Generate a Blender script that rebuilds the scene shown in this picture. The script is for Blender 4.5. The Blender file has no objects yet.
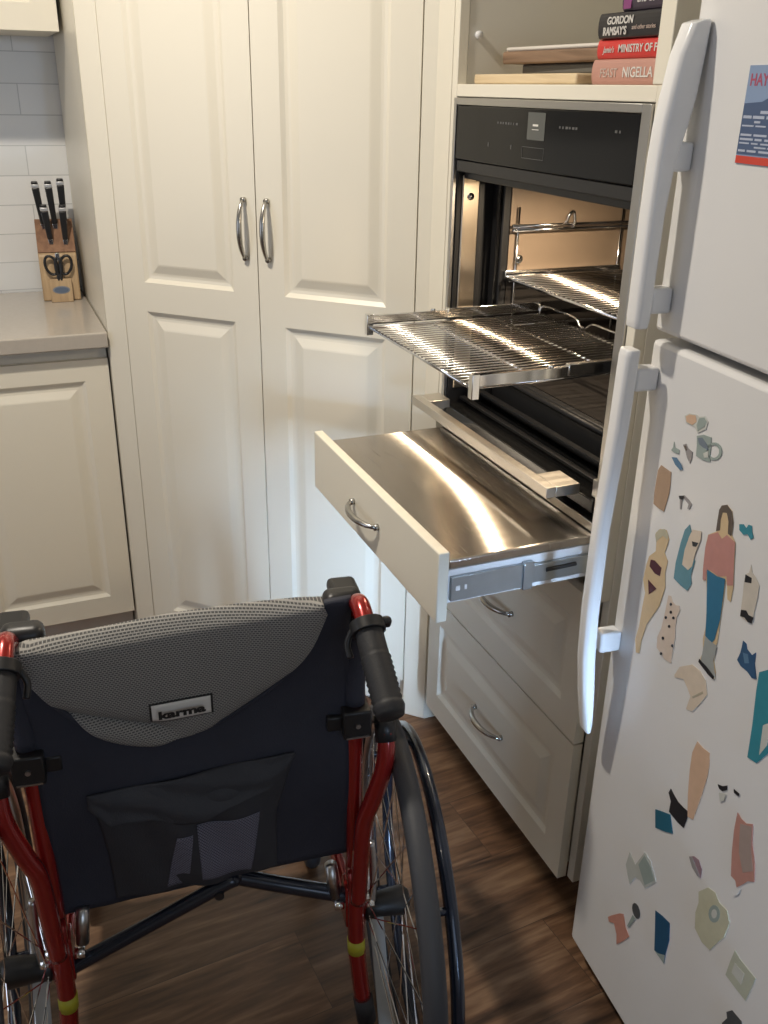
import bpy, bmesh, math, random
from mathutils import Vector, Matrix
random.seed(7)
R = math.radians
C = bpy.context.scene.collection
S = bpy.context.scene

# ------------------------------------------------------------------ camera
cam_d = bpy.data.cameras.new('camera'); cam = bpy.data.objects.new('camera', cam_d); C.objects.link(cam)
YAW, PITCH, ROLL = R(22.974), R(24.3666), R(1.1035)
fwd = Vector((math.sin(YAW)*math.cos(PITCH), math.cos(YAW)*math.cos(PITCH), -math.sin(PITCH)))
rt = Vector((math.cos(YAW), -math.sin(YAW), 0)); up = rt.cross(fwd)
rt2 = math.cos(ROLL)*rt + math.sin(ROLL)*up; up2 = -math.sin(ROLL)*rt + math.cos(ROLL)*up
m = Matrix((rt2, up2, -fwd)).transposed().to_4x4(); m.translation = Vector((0, 0, 1.463))
cam.matrix_world = m
cam_d.sensor_fit = 'HORIZONTAL'; cam_d.sensor_width = 36; cam_d.lens = 932.79/768*36
cam_d.clip_start = 0.02
S.camera = cam

# ------------------------------------------------------------------ world, lights, exposure
S.view_settings.view_transform = 'Standard'; S.view_settings.look = 'None'
S.view_settings.exposure = 0.0; S.view_settings.gamma = 1.0; S.view_settings.use_curve_mapping = False
w = bpy.data.worlds.new('world'); S.world = w; w.use_nodes = True
w.node_tree.nodes['Background'].inputs[0].default_value = (0.75, 0.82, 1.0, 1)
w.node_tree.nodes['Background'].inputs[1].default_value = 0.3

def area(name, loc, target, size, size_y, power, col, spread=180, shape='RECTANGLE'):
    l = bpy.data.lights.new(name, 'AREA'); l.shape = shape; l.size = size
    if shape in ('RECTANGLE', 'ELLIPSE'): l.size_y = size_y
    l.energy = power; l.color = col; l.spread = R(spread)
    o = bpy.data.objects.new(name, l); C.objects.link(o); o.location = loc
    o.rotation_euler = (Vector(target)-Vector(loc)).to_track_quat('-Z', 'Y').to_euler()
    return o
area('ceiling_downlight_light', (-0.15, 1.55, 2.40), (-0.15, 1.55, 0), .10, .10, 27, (1.0, 0.91, 0.78), shape='DISK')
area('ceiling_downlight_light', (-0.75, 0.55, 2.40), (-0.75, 0.55, 0), .10, .10, 1.5, (1.0, 0.86, 0.66), shape='DISK')
area('window_daylight', (-2.35, 1.25, 1.25), (1, 1.4, .8), 1.3, 1.5, 10, (0.70, 0.80, 1.0))
area('added_cool_beam', (.66, -.9, .55), (.84, 1.8, .35), .20, .7, 2.2, (0.48, 0.69, 1.0), spread=22)  # unseen narrow beam added to put a cool patch on the pantry edge
area('added_cool_fill', (.2, -1.5, 1.3), (.3, 1.5, .9), 1.2, 1.2, 8, (0.62, 0.78, 1.0))  # cool fill added behind the camera to lift the wheelchair's back

# ------------------------------------------------------------------ materials
def new_mat(name):
    mt = bpy.data.materials.new(name); mt.use_nodes = True
    nt = mt.node_tree; b = nt.nodes['Principled BSDF']
    return mt, nt, b
def pbr(name, col, rough=.5, metal=0, bump=0, bscale=200, var=0, vscale=6, spec=.5, coat=0, trans=0, aniso=0):
    mt, nt, b = new_mat(name)
    b.inputs['Base Color'].default_value = (*col, 1); b.inputs['Roughness'].default_value = rough
    b.inputs['Metallic'].default_value = metal; b.inputs['Specular IOR Level'].default_value = spec
    b.inputs['Coat Weight'].default_value = coat
    b.inputs['Transmission Weight'].default_value = trans
    tc = nt.nodes.new('ShaderNodeTexCoord')
    if var:
        n = nt.nodes.new('ShaderNodeTexNoise'); n.inputs['Scale'].default_value = vscale; n.inputs['Detail'].default_value = 4
        nt.links.new(tc.outputs['Object'], n.inputs['Vector'])
        mx = nt.nodes.new('ShaderNodeMix'); mx.data_type = 'RGBA'
        mx.inputs[6].default_value = (*[c*(1-var) for c in col], 1); mx.inputs[7].default_value = (*[min(1, c*(1+var)) for c in col], 1)
        nt.links.new(n.outputs['Fac'], mx.inputs[0]); nt.links.new(mx.outputs[2], b.inputs['Base Color'])
    if bump:
        n2 = nt.nodes.new('ShaderNodeTexNoise'); n2.inputs['Scale'].default_value = bscale
        nt.links.new(tc.outputs['Object'], n2.inputs['Vector'])
        bp = nt.nodes.new('ShaderNodeBump'); bp.inputs['Strength'].default_value = bump; bp.inputs['Distance'].default_value = .001
        nt.links.new(n2.outputs['Fac'], bp.inputs['Height']); nt.links.new(bp.outputs[0], b.inputs['Normal'])
    return mt

CREAM = pbr('cream_satin_paint', (.80, .755, .64), .33, var=.015, vscale=3)
CARC = pbr('cream_cabinet_carcass', (.76, .73, .65), .45)
KICK = pbr('kickboard_paint', (.62, .60, .56), .4)
FRIDGE = pbr('white_fridge_enamel', (.74, .735, .73), .28, bump=.08, bscale=380)
FRIDGE_H = pbr('white_handle_plastic', (.80, .80, .80), .22)
SEAL = pbr('grey_door_seal', (.25, .25, .25), .6)
STEEL = pbr('stainless_trim', (.50, .49, .47), .32, 1)
RACKW = pbr('rack_chrome_wire', (.78, .73, .66), .17, 1)
CAPS = pbr('satin_bolster', (.80, .80, .80), .38, 1)
CHROME = pbr('chrome', (.80, .80, .80), .12, 1)
NICKEL = pbr('satin_nickel', (.46, .45, .43), .25, 1)
GALV = pbr('galvanised_steel', (.42, .45, .47), .35, 1, var=.1, vscale=40)
BGLASS = pbr('black_glass', (.008, .008, .008), .12, spec=.25)
BLACK = pbr('black_plastic', (.014, .014, .015), .4)
RUBBER = pbr('black_rubber', (.02, .02, .022), .6, bump=.3, bscale=300)
TYRE = pbr('grey_black_tyre', (.045, .047, .054), .6, bump=.3, bscale=250)
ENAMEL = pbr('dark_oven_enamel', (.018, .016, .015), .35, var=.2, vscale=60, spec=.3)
ENAMEL_LIT = pbr('lamplit_side_enamel', (.18, .135, .098), .38, .0, var=.05, vscale=30)  # dark enamel with the oven lamp's warm glow put into its colour
GASK = pbr('oven_gasket', (.010, .010, .011), .5, spec=.3)
DISPG = pbr('grey_display', (.10, .105, .10), .2)
MARKG = pbr('grey_printed_marks', (.10, .10, .10), .4)
RED = pbr('red_metallic_paint', (.30, .014, .012), .24, .35, coat=.6)
NAVY = pbr('dark_navy_nylon', (.024, .027, .043), .75, bump=.5, bscale=500, var=.25, vscale=9)
POCKET = pbr('charcoal_pocket_nylon', (.036, .038, .047), .7, bump=.5, bscale=500, var=.2, vscale=12)
BLUEBLK = pbr('blue_black_tube_paint', (.02, .026, .042), .25, .4, coat=.4)
SILVER = pbr('silver_aluminium', (.55, .55, .55), .3, 1)
LABELW = pbr('label_white', (.72, .70, .66), .6)
LABELK = pbr('label_black', (.01, .01, .01), .6)
YEL = pbr('yellow_sticker', (.45, .42, .03), .5)
WOODL = None
def wood(name, a, b_, scale=18, rough=.45, axis='X', stretch=.08):
    mt, nt, b = new_mat(name); b.inputs['Roughness'].default_value = rough
    tc = nt.nodes.new('ShaderNodeTexCoord'); mp = nt.nodes.new('ShaderNodeMapping')
    sc = [1, 1, 1]; sc['XYZ'.index(axis)] = stretch
    mp.inputs['Scale'].default_value = sc
    nt.links.new(tc.outputs['Object'], mp.inputs['Vector'])
    n = nt.nodes.new('ShaderNodeTexNoise'); n.inputs['Scale'].default_value = scale*4; n.inputs['Detail'].default_value = 6
    n.inputs['Distortion'].default_value = .6
    nt.links.new(mp.outputs[0], n.inputs['Vector'])
    cr = nt.nodes.new('ShaderNodeValToRGB'); cr.color_ramp.elements[0].color = (*a, 1); cr.color_ramp.elements[1].color = (*b_, 1)
    cr.color_ramp.elements[0].position = .35; cr.color_ramp.elements[1].position = .68
    nt.links.new(n.outputs['Fac'], cr.inputs[0]); nt.links.new(cr.outputs[0], b.inputs['Base Color'])
    return mt
WOODL = wood('pale_block_wood', (.40, .27, .15), (.53, .38, .22), axis='Z')
WOODW = wood('walnut_block_top', (.20, .10, .055), (.29, .155, .085), axis='Z')
WOODB = wood('light_bamboo_board', (.60, .46, .28), (.72, .58, .38), axis='Y')
WOODD = wood('brown_board_wood', (.16, .095, .055), (.30, .19, .12), axis='Y')

def floor_mat():
    mt, nt, b = new_mat('brown_plank_floor')
    N = nt.nodes; L = nt.links
    tc = N.new('ShaderNodeTexCoord')
    mp = N.new('ShaderNodeMapping'); mp.inputs['Location'].default_value = (.31, .043, 0)
    mp.inputs['Rotation'].default_value = (0, 0, R(-4))
    L.new(tc.outputs['Object'], mp.inputs['Vector'])
    br = N.new('ShaderNodeTexBrick'); br.inputs['Scale'].default_value = 1
    br.inputs['Brick Width'].default_value = 1.2; br.inputs['Row Height'].default_value = .18
    br.inputs['Mortar Size'].default_value = .0007; br.inputs['Mortar Smooth'].default_value = .3
    br.inputs['Color1'].default_value = (.0, 0, 0, 1); br.inputs['Color2'].default_value = (1, 1, 1, 1)
    br.inputs['Mortar'].default_value = (.3, .3, .3, 1); br.inputs['Bias'].default_value = 0
    br.offset = .37
    L.new(mp.outputs[0], br.inputs['Vector'])
    m2 = N.new('ShaderNodeMapping'); m2.inputs['Scale'].default_value = (1.5, 13, 1)
    L.new(mp.outputs[0], m2.inputs['Vector'])
    # shift the grain per plank
    ad = N.new('ShaderNodeVectorMath'); ad.operation = 'MULTIPLY_ADD'; ad.inputs[1].default_value = (7, 5, 3)
    L.new(br.outputs['Color'], ad.inputs[0]); L.new(m2.outputs[0], ad.inputs[2])
    n = N.new('ShaderNodeTexNoise'); n.inputs['Scale'].default_value = 1.5; n.inputs['Detail'].default_value = 7
    n.inputs['Distortion'].default_value = 1.2; n.inputs['Roughness'].default_value = .6
    L.new(ad.outputs[0], n.inputs['Vector'])
    n3 = N.new('ShaderNodeTexNoise'); n3.inputs['Scale'].default_value = 7; n3.inputs['Detail'].default_value = 8
    L.new(ad.outputs[0], n3.inputs['Vector'])
    mm = N.new('ShaderNodeMath'); mm.operation = 'MULTIPLY_ADD'; mm.inputs[1].default_value = .35
    L.new(n3.outputs['Fac'], mm.inputs[0])
    m4 = N.new('ShaderNodeMath'); m4.operation = 'MULTIPLY'; m4.inputs[1].default_value = .68
    L.new(n.outputs['Fac'], m4.inputs[0]); L.new(m4.outputs[0], mm.inputs[2])
    cr = N.new('ShaderNodeValToRGB')
    e = cr.color_ramp.elements; e[0].position = .36; e[0].color = (.042, .022, .013, 1); e[1].position = .68; e[1].color = (.29, .18, .105, 1)
    k = e.new(.52); k.color = (.15, .080, .043, 1)
    L.new(mm.outputs[0], cr.inputs[0])
    mx = N.new('ShaderNodeMix'); mx.data_type = 'RGBA'; mx.blend_type = 'MULTIPLY'
    cr2 = N.new('ShaderNodeValToRGB'); cr2.color_ramp.elements[0].color = (.72, .72, .72, 1); cr2.color_ramp.elements[1].color = (1.1, 1.05, 1, 1)
    L.new(br.outputs['Color'], cr2.inputs[0]); mx.inputs[0].default_value = 1
    L.new(cr.outputs[0], mx.inputs[6]); L.new(cr2.outputs[0], mx.inputs[7])
    mx2 = N.new('ShaderNodeMix'); mx2.data_type = 'RGBA'; L.new(br.outputs['Fac'], mx2.inputs[0])
    L.new(mx.outputs[2], mx2.inputs[6]); mx2.inputs[7].default_value = (.05, .03, .02, 1)
    L.new(mx2.outputs[2], b.inputs['Base Color'])
    b.inputs['Roughness'].default_value = .42
    bp = N.new('ShaderNodeBump'); bp.inputs['Strength'].default_value = .25; bp.inputs['Distance'].default_value = .002
    L.new(mm.outputs[0], bp.inputs['Height']); L.new(bp.outputs[0], b.inputs['Normal'])
    return mt
FLOOR = floor_mat()

def tile_mat():
    mt, nt, b = new_mat('white_gloss_wall_tiles'); N = nt.nodes; L = nt.links
    tc = N.new('ShaderNodeTexCoord'); sp = N.new('ShaderNodeSeparateXYZ'); cb = N.new('ShaderNodeCombineXYZ')
    L.new(tc.outputs['Object'], sp.inputs[0])
    L.new(sp.outputs[0], cb.inputs[0]); L.new(sp.outputs[2], cb.inputs[1])
    mp = N.new('ShaderNodeMapping'); mp.inputs['Location'].default_value = (.09, -.0565, 0)
    L.new(cb.outputs[0], mp.inputs['Vector'])
    br = N.new('ShaderNodeTexBrick'); br.inputs['Scale'].default_value = 1; br.inputs['Brick Width'].default_value = .235
    br.inputs['Row Height'].default_value = .078; br.inputs['Mortar Size'].default_value = .0014; br.inputs['Mortar Smooth'].default_value = .2
    br.inputs['Color1'].default_value = (.72, .73, .72, 1); br.inputs['Color2'].default_value = (.78, .78, .77, 1)
    br.inputs['Mortar'].default_value = (.52, .53, .53, 1)
    L.new(mp.outputs[0], br.inputs['Vector']); L.new(br.outputs['Color'], b.inputs['Base Color'])
    b.inputs['Roughness'].default_value = .1
    n = N.new('ShaderNodeTexNoise'); n.inputs['Scale'].default_value = 14; L.new(tc.outputs['Object'], n.inputs['Vector'])
    iv = N.new('ShaderNodeMath'); iv.operation = 'SUBTRACT'; L.new(n.outputs['Fac'], iv.inputs[0]); L.new(br.outputs['Fac'], iv.inputs[1])
    bp = N.new('ShaderNodeBump'); bp.inputs['Strength'].default_value = .22; bp.inputs['Distance'].default_value = .003
    L.new(iv.outputs[0], bp.inputs['Height']); L.new(bp.outputs[0], b.inputs['Normal'])
    return mt
TILE = tile_mat()
PLASTER = pbr('painted_wall', (.62, .60, .55), .8)
WALLG = pbr('olive_grey_wall', (.44, .43, .37), .8)
STONE = pbr('taupe_stone_worktop', (.47, .43, .38), .16, var=.06, vscale=90)

def brushed():
    mt, nt, b = new_mat('brushed_stainless_tray'); N = nt.nodes; L = nt.links
    b.inputs['Base Color'].default_value = (.60, .55, .50, 1); b.inputs['Metallic'].default_value = 1
    b.inputs['Roughness'].default_value = .30; b.inputs['Anisotropic'].default_value = 1.0
    tg = N.new('ShaderNodeTangent'); tg.direction_type = 'RADIAL'; tg.axis = 'X'
    # tangent along the drawer's depth, the way the sheet is brushed
    cv = N.new('ShaderNodeCombineXYZ'); cv.inputs[1].default_value = 1
    L.new(cv.outputs[0], b.inputs['Tangent'])
    tc = N.new('ShaderNodeTexCoord'); mp = N.new('ShaderNodeMapping'); mp.inputs['Scale'].default_value = (6, 220, 6)
    L.new(tc.outputs['Object'], mp.inputs['Vector'])
    n = N.new('ShaderNodeTexNoise'); n.inputs['Scale'].default_value = 3; n.inputs['Detail'].default_value = 5; L.new(mp.outputs[0], n.inputs['Vector'])
    mr = N.new('ShaderNodeMapRange'); mr.inputs['To Min'].default_value = .13; mr.inputs['To Max'].default_value = .17
    L.new(n.outputs['Fac'], mr.inputs[0]); L.new(mr.outputs[0], b.inputs['Roughness'])
    an = N.new('ShaderNodeBsdfAnisotropic'); an.inputs['Color'].default_value = (.62, .57, .51, 1)
    an.inputs['Anisotropy'].default_value = -.85; L.new(cv.outputs[0], an.inputs['Tangent'])
    mr.inputs['To Min'].default_value = .24; mr.inputs['To Max'].default_value = .29
    L.new(mr.outputs[0], an.inputs['Roughness'])
    ms = N.new('ShaderNodeMixShader'); ms.inputs[0].default_value = .75
    b.inputs['Anisotropic'].default_value = .6; b.inputs['Roughness'].default_value = .22
    for l_ in list(b.inputs['Roughness'].links): L.remove(l_)
    out = [x for x in N if x.type == 'OUTPUT_MATERIAL'][0]
    L.new(b.outputs[0], ms.inputs[1]); L.new(an.outputs[0], ms.inputs[2]); L.new(ms.outputs[0], out.inputs['Surface'])
    return mt
BRUSHED = brushed()

def mesh_fabric(name, light, dark, scale):
    mt, nt, b = new_mat(name); N = nt.nodes; L = nt.links
    tc = N.new('ShaderNodeTexCoord'); sp = N.new('ShaderNodeSeparateXYZ'); cb = N.new('ShaderNodeCombineXYZ')
    L.new(tc.outputs['Object'], sp.inputs[0]); L.new(sp.outputs[0], cb.inputs[0]); L.new(sp.outputs[2], cb.inputs[1])
    br = N.new('ShaderNodeTexBrick'); br.inputs['Scale'].default_value = scale
    br.inputs['Brick Width'].default_value = 1; br.inputs['Row Height'].default_value = .62; br.inputs['Mortar Size'].default_value = .21
    br.inputs['Mortar Smooth'].default_value = .6
    br.inputs['Color1'].default_value = (*dark, 1); br.inputs['Color2'].default_value = (*dark, 1); br.inputs['Mortar'].default_value = (*light, 1)
    L.new(cb.outputs[0], br.inputs['Vector']); L.new(br.outputs['Color'], b.inputs['Base Color'])
    b.inputs['Roughness'].default_value = .8
    bp = N.new('ShaderNodeBump'); bp.inputs['Strength'].default_value = .8; bp.inputs['Distance'].default_value = .001
    L.new(br.outputs['Fac'], bp.inputs['Height']); L.new(bp.outputs[0], b.inputs['Normal'])
    return mt
MESHG = mesh_fabric('grey_spacer_mesh', (.33, .32, .30), (.08, .08, .08), 215)
MESHP = mesh_fabric('purple_grey_pocket_mesh', (.22, .22, .29), (.02, .02, .032), 230)

# ------------------------------------------------------------------ mesh helpers
def obj(name, bm, mat, parent=None, smooth=False, bevel=0, seg=2):
    me = bpy.data.meshes.new(name)
    bmesh.ops.recalc_face_normals(bm, faces=bm.faces[:])
    bm.to_mesh(me); bm.free()
    for mt in (mat if isinstance(mat, (list, tuple)) else [mat]): me.materials.append(mt)
    if smooth:
        for p in me.polygons: p.use_smooth = True
    o = bpy.data.objects.new(name, me); C.objects.link(o)
    if parent: o.parent = parent
    if bevel:
        b = o.modifiers.new('bevel', 'BEVEL'); b.width = bevel; b.segments = seg; b.limit_method = 'ANGLE'; b.angle_limit = R(40)
        b.harden_normals = False
        for p in me.polygons: p.use_smooth = True
        try: me.set_sharp_from_angle(angle=R(50))
        except Exception: pass
    return o
def thing(name, label, cat, loc=(0, 0, 0), rotz=0, group=None):
    o = bpy.data.objects.new(name, None); C.objects.link(o); o.empty_display_size = .05
    o.location = loc; o.rotation_euler = (0, 0, rotz); o['label'] = label; o['category'] = cat
    if group: o['group'] = group
    return o
def tag(o, label, cat, group=None):
    o['label'] = label; o['category'] = cat
    if group: o['group'] = group
    return o
def box(bm, x0, x1, y0, y1, z0, z1, M=None):
    vs = [Vector((x, y, z)) for x in (x0, x1) for y in (y0, y1) for z in (z0, z1)]
    if M: vs = [M @ v for v in vs]
    v = [bm.verts.new(p) for p in vs]
    for f in ((0, 1, 3, 2), (4, 6, 7, 5), (0, 4, 5, 1), (2, 3, 7, 6), (0, 2, 6, 4), (1, 5, 7, 3)):
        bm.faces.new([v[i] for i in f])
    return bm
def bx(name, x0, x1, y0, y1, z0, z1, mat, parent=None, bevel=.0015, M=None):
    return obj(name, box(bmesh.new(), x0, x1, y0, y1, z0, z1, M), mat, parent, bevel=bevel)
def tube(bm, pts, r, seg=12, closed=False, cap=True, flat=None):
    pts = [Vector(p) for p in pts]; n = len(pts)
    rs = r if isinstance(r, (list, tuple)) else [r]*n
    rings = []; prev = None
    for i, p in enumerate(pts):
        if closed: t = (pts[(i+1) % n]-pts[i-1]).normalized()
        else: t = (pts[min(i+1, n-1)]-pts[max(i-1, 0)]).normalized()
        if prev is None:
            a = Vector((0, 0, 1)) if abs(t.z) < .9 else Vector((1, 0, 0))
            u = (a-t*a.dot(t)).normalized()
        else:
            u = (prev-t*prev.dot(t)).normalized()
        prev = u; v = t.cross(u)
        fu, fv = flat if flat else (1, 1)
        rings.append([bm.verts.new(p+(u*math.cos(2*math.pi*k/seg)*fu+v*math.sin(2*math.pi*k/seg)*fv)*rs[i]) for k in range(seg)])
    m = n if closed else n-1
    for i in range(m):
        A, B = rings[i], rings[(i+1) % n]
        for k in range(seg): bm.faces.new((A[k], A[(k+1) % seg], B[(k+1) % seg], B[k]))
    if cap and not closed:
        bm.faces.new(rings[0][::-1]); bm.faces.new(rings[-1])
    return bm
def smooth_path(pts, sub=6):
    P = [Vector(p) for p in pts]; out = []
    for i in range(len(P)-1):
        p0 = P[max(i-1, 0)]; p1 = P[i]; p2 = P[i+1]; p3 = P[min(i+2, len(P)-1)]
        for k in range(sub):
            t = k/sub
            out.append(.5*((2*p1)+(-p0+p2)*t+(2*p0-5*p1+4*p2-p3)*t*t+(-p0+3*p1-3*p2+p3)*t*t*t))
    out.append(P[-1]); return out
def tb(name, pts, r, mat, parent=None, seg=12, closed=False, sm=True, sub=6, flat=None):
    if sm and not closed and len(pts) > 2: pts = smooth_path(pts, sub)
    return obj(name, tube(bmesh.new(), pts, r, seg, closed, flat=flat), mat, parent, smooth=True)
def prism(bm, poly, d0, d1, axis='z', M=None):
    def mk(p, d):
        v = {'z': (p[0], p[1], d), 'y': (p[0], d, p[1]), 'x': (d, p[0], p[1])}[axis]
        v = Vector(v); return M @ v if M else v
    a = [bm.verts.new(mk(p, d0)) for p in poly]; b = [bm.verts.new(mk(p, d1)) for p in poly]
    n = len(poly)
    bm.faces.new(a[::-1]); bm.faces.new(b)
    for i in range(n): bm.faces.new((a[i], a[(i+1) % n], b[(i+1) % n], b[i]))
    return bm
def text(name, s, size, M, mat, parent=None, depth=.0002, align='LEFT', sx=1, bold=0, shear=0):
    cu = bpy.data.curves.new(name, 'FONT'); cu.body = s; cu.size = size; cu.extrude = depth; cu.align_x = align; cu.offset = bold; cu.shear = shear
    o = bpy.data.objects.new(name, cu); C.objects.link(o)
    bpy.context.view_layer.update()
    me = bpy.data.meshes.new_from_object(o.evaluated_get(bpy.context.evaluated_depsgraph_get()))
    bpy.data.objects.remove(o)
    me.transform(M @ Matrix.Diagonal((sx, 1, 1, 1))); me.materials.clear(); me.materials.append(mat)
    o = bpy.data.objects.new(name, me); C.objects.link(o)
    if parent: o.parent = parent
    return o
def panel_front(name, w_, z0, z1, panels, mat, parent, x0=0, y0=0, t=.018, loc=None, rotz=0):
    """Moulded cabinet front in the local xz plane, facing -y. panels: list of (x0,x1,z0,z1) outer edges of the routed groove."""
    bm = bmesh.new()
    xs = sorted({x0, x0+w_, *[p[0] for p in panels], *[p[1] for p in panels]})
    zs = sorted({z0, z1, *[p[2] for p in panels], *[p[3] for p in panels]})
    cache = {}
    def V(x, y, z):
        k = (round(x, 5), round(y, 5), round(z, 5))
        if k not in cache: cache[k] = bm.verts.new((x, y, z))
        return cache[k]
    for i in range(len(xs)-1):
        for j in range(len(zs)-1):
            cx, cz = (xs[i]+xs[i+1])/2, (zs[j]+zs[j+1])/2
            if any(p[0] < cx < p[1] and p[2] < cz < p[3] for p in panels): continue
            bm.faces.new((V(xs[i], y0, zs[j]), V(xs[i+1], y0, zs[j]), V(xs[i+1], y0, zs[j+1]), V(xs[i], y0, zs[j+1])))
    prof = [(0, 0), (.004, .003), (.009, .0065), (.016, .0075), (.022, .007), (.040, .0015), (.044, .0008)]
    for p in panels:
        prev = None
        for ins, dp in prof:
            ring = [V(p[0]+ins, y0+dp, p[2]+ins), V(p[1]-ins, y0+dp, p[2]+ins), V(p[1]-ins, y0+dp, p[3]-ins), V(p[0]+ins, y0+dp, p[3]-ins)]
            if prev:
                for k in range(4): bm.faces.new((prev[k], prev[(k+1) % 4], ring[(k+1) % 4], ring[k]))
            prev = ring
        bm.faces.new(prev)
    # edge + back
    X0, X1 = x0, x0+w_
    e = .0025
    # sides as strips
    bxs = [(X0, z0), (X1, z0), (X1, z1), (X0, z1)]
    for k in range(4):
        a, b = bxs[k], bxs[(k+1) % 4]
        bm.faces.new([bm.verts.new(q) for q in ((a[0], y0, a[1]), (b[0], y0, b[1]), (b[0], y0+t, b[1]), (a[0], y0+t, a[1]))])
    bm.faces.new([bm.verts.new((q[0], y0+t, q[1])) for q in bxs])
    return obj(name, bm, mat, parent)
def bow_handle(parent, cx, cz, length, vertical, mat=None, y=0, proud=.023, label=None):
    n = 17; pts = []; rs = []
    for i in range(n):
        u = -1+2*i/(n-1); d = proud*(1-abs(u)**2.2)**.8 if abs(u) < 1 else 0
        s = u*length/2
        pts.append((cx, y-.004-d, cz+s) if vertical else (cx+s, y-.004-d, cz))
        rs.append(.0036+.0028*(1-u*u))
    bm = tube(bmesh.new(), pts, rs, 10)
    for u in (-1, 1):
        s = u*length/2*.97
        p = Vector((cx, y, cz+s)) if vertical else Vector((cx+s, y, cz))
        tube(bm, [p+Vector((0, .0005, 0)), p+Vector((0, -.008, 0))], .006, 10)
    o = obj('handle', bm, mat or NICKEL, parent, smooth=True)
    return o

# ------------------------------------------------------------------ the room
def struct(name, bm, mat, bevel=0):
    o = obj(name, bm, mat, bevel=bevel); o['kind'] = 'structure'; return o
struct('floor', box(bmesh.new(), -2.5, 1.5, -1.6, 3.0, -.05, 0), FLOOR)
struct('ceiling', box(bmesh.new(), -2.5, 1.5, -1.6, 3.0, 2.42, 2.47), PLASTER)
struct('wall_back', box(bmesh.new(), -2.5, 1.5, 2.93, 3.0, 0, 2.42), TILE)
struct('wall_right', box(bmesh.new(), 1.45, 1.5, -1.6, 2.93, 0, 2.42), WALLG)
struct('wall_left', box(bmesh.new(), -2.5, -2.45, -1.6, 2.93, 0, 2.42), PLASTER)
struct('wall_front', box(bmesh.new(), -2.45, 1.45, -1.6, -1.55, 0, 2.42), PLASTER)

# ------------------------------------------------------------------ corner pantry (diagonal front)
pan = thing('pantry_cabinet', 'tall cream corner pantry with two moulded doors', 'pantry', (.252, 2.37, 0), R(-45))
q = math.sqrt(.5)
inv = Matrix.Translation((.252, 2.37, 0)) @ Matrix.Rotation(R(-45), 4, 'Z'); inv.invert()
bm = prism(bmesh.new(), [(.252+.0142, 2.37+.0142+.004), (.8802, 1.7702), (1.445, 1.7702), (1.445, 2.925), (.2662, 2.925)], .012, 2.38, 'z', inv)
obj('carcass', bm, CARC, pan)
bm = prism(bmesh.new(), [(.252, 2.3705), (.2662, 2.3842), (.2662, 2.925), (.252, 2.925)], 0, 2.38, 'z', inv)
obj('side_panel', bm, CREAM, pan)
bx('stile', 0, .0585, 0, .0195, 0, 2.38, CREAM, pan)
bx('stile', .8095, .868, 0, .0195, 0, 2.38, CREAM, pan)
bm = prism(bmesh.new(), [(.8665, 1.7562), (.93, 1.7562), (.93, 1.7695), (.8802, 1.7695)], 0, .84, 'z', inv)
obj('return_panel', bm, CREAM, pan)
bx('kickboard', .06, .808, .03, .045, 0, .098, KICK, pan)
for x0, w_, hx in ((.0605, .3715, .4045), (.4345, .3725, .4620)):
    pl = [(x0+.064, x0+w_-.064, .14, .968), (x0+.064, x0+w_-.064, 1.037, 2.29)]
    d = panel_front('door', w_, .1, 2.36, pl, CREAM, pan, x0, 0, .018)
    bow_handle(d, hx, 1.177, .128, True)

# ------------------------------------------------------------------ base cabinet, worktop, wall cabinet on the left
base = thing('base_cabinet', 'cream base cabinet with moulded doors under the stone worktop', 'cabinet', (-.152, 2.38, 0))
bx('carcass', -1.2, .3995, .02, .545, .10, .868, CARC, base)
bx('kickboard', -1.2, .3995, .055, .07, 0, .0995, KICK, base)
for x0 in (0, -.403, -.806):
    d = panel_front('door', .398, .106, .836, [(x0+.058, x0+.340, .164, .782)], CREAM, base, x0+.001)
    if x0 < 0: bow_handle(d, x0+.03, .72, .128, True)
wt = obj('worktop', box(bmesh.new(), -1.36, .2495, 2.352, 2.927, .869, .908), STONE, bevel=.004, seg=3)
tag(wt, 'taupe stone worktop under the tiled splashback', 'worktop')
up_c = thing('wall_cabinet', 'cream wall cabinet at the top left above the tiles', 'cabinet', (-.16, 2.6, 1.575))
bx('carcass', -1.2, .3995, .02, .325, 0, .8, CARC, up_c)
for x0 in (0, -.403, -.806):
    panel_front('door', .398, 0, .8, [(x0+.055, x0+.343, .058, .74)], CREAM, up_c, x0+.001)

# ------------------------------------------------------------------ oven tower: local x = 1.777 - y, local y = depth, z up
TX, TY = .845, 1.777
tw = thing('oven_tower', 'tall cream cabinet holding the built in oven, shelf niche and drawers', 'cabinet', (TX, TY, 0), R(-90))
LO, RI = .087, .672                    # oven between these (local x)
bx('side_panel', .064, .084, .021, .598, .097, 2.38, CARC, tw, M=None)
bx('side_panel', .0655, .0865, .001, .0205, .84, 2.38, CREAM, tw)
bx('filler_strip', .0, .065, .0, .0185, .84, 2.38, CREAM, tw, bevel=.001)
bx('side_panel', RI+.0015, RI+.0205, .021, .598, .086, 1.4745, CARC, tw)
bx('plinth_return', RI+.0015, RI+.0205, .101, .598, .0, .0855, KICK, tw)
bx('side_panel', RI+.0015, RI+.0205, .0, .0205, .705, 1.4745, CREAM, tw)
bx('side_panel', RI-.010, RI+.0205, .0, .598, 1.475, 2.38, CREAM, tw)
bx('shelf', .087, RI+.001, .001, .59, 1.4535, 1.4745, CREAM, tw)
bx('back_panel', .087, RI-.0105, .585, .594, 1.475, 2.36, WALLG, tw)  # darker tone puts the niche's shade into the panel colour
bx('top_panel', .087, RI-.0105, .021, .59, 2.36, 2.38, CARC, tw)
bx('shelf', .087, RI+.001, .36, .59, .700, .812, CARC, tw)
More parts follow.
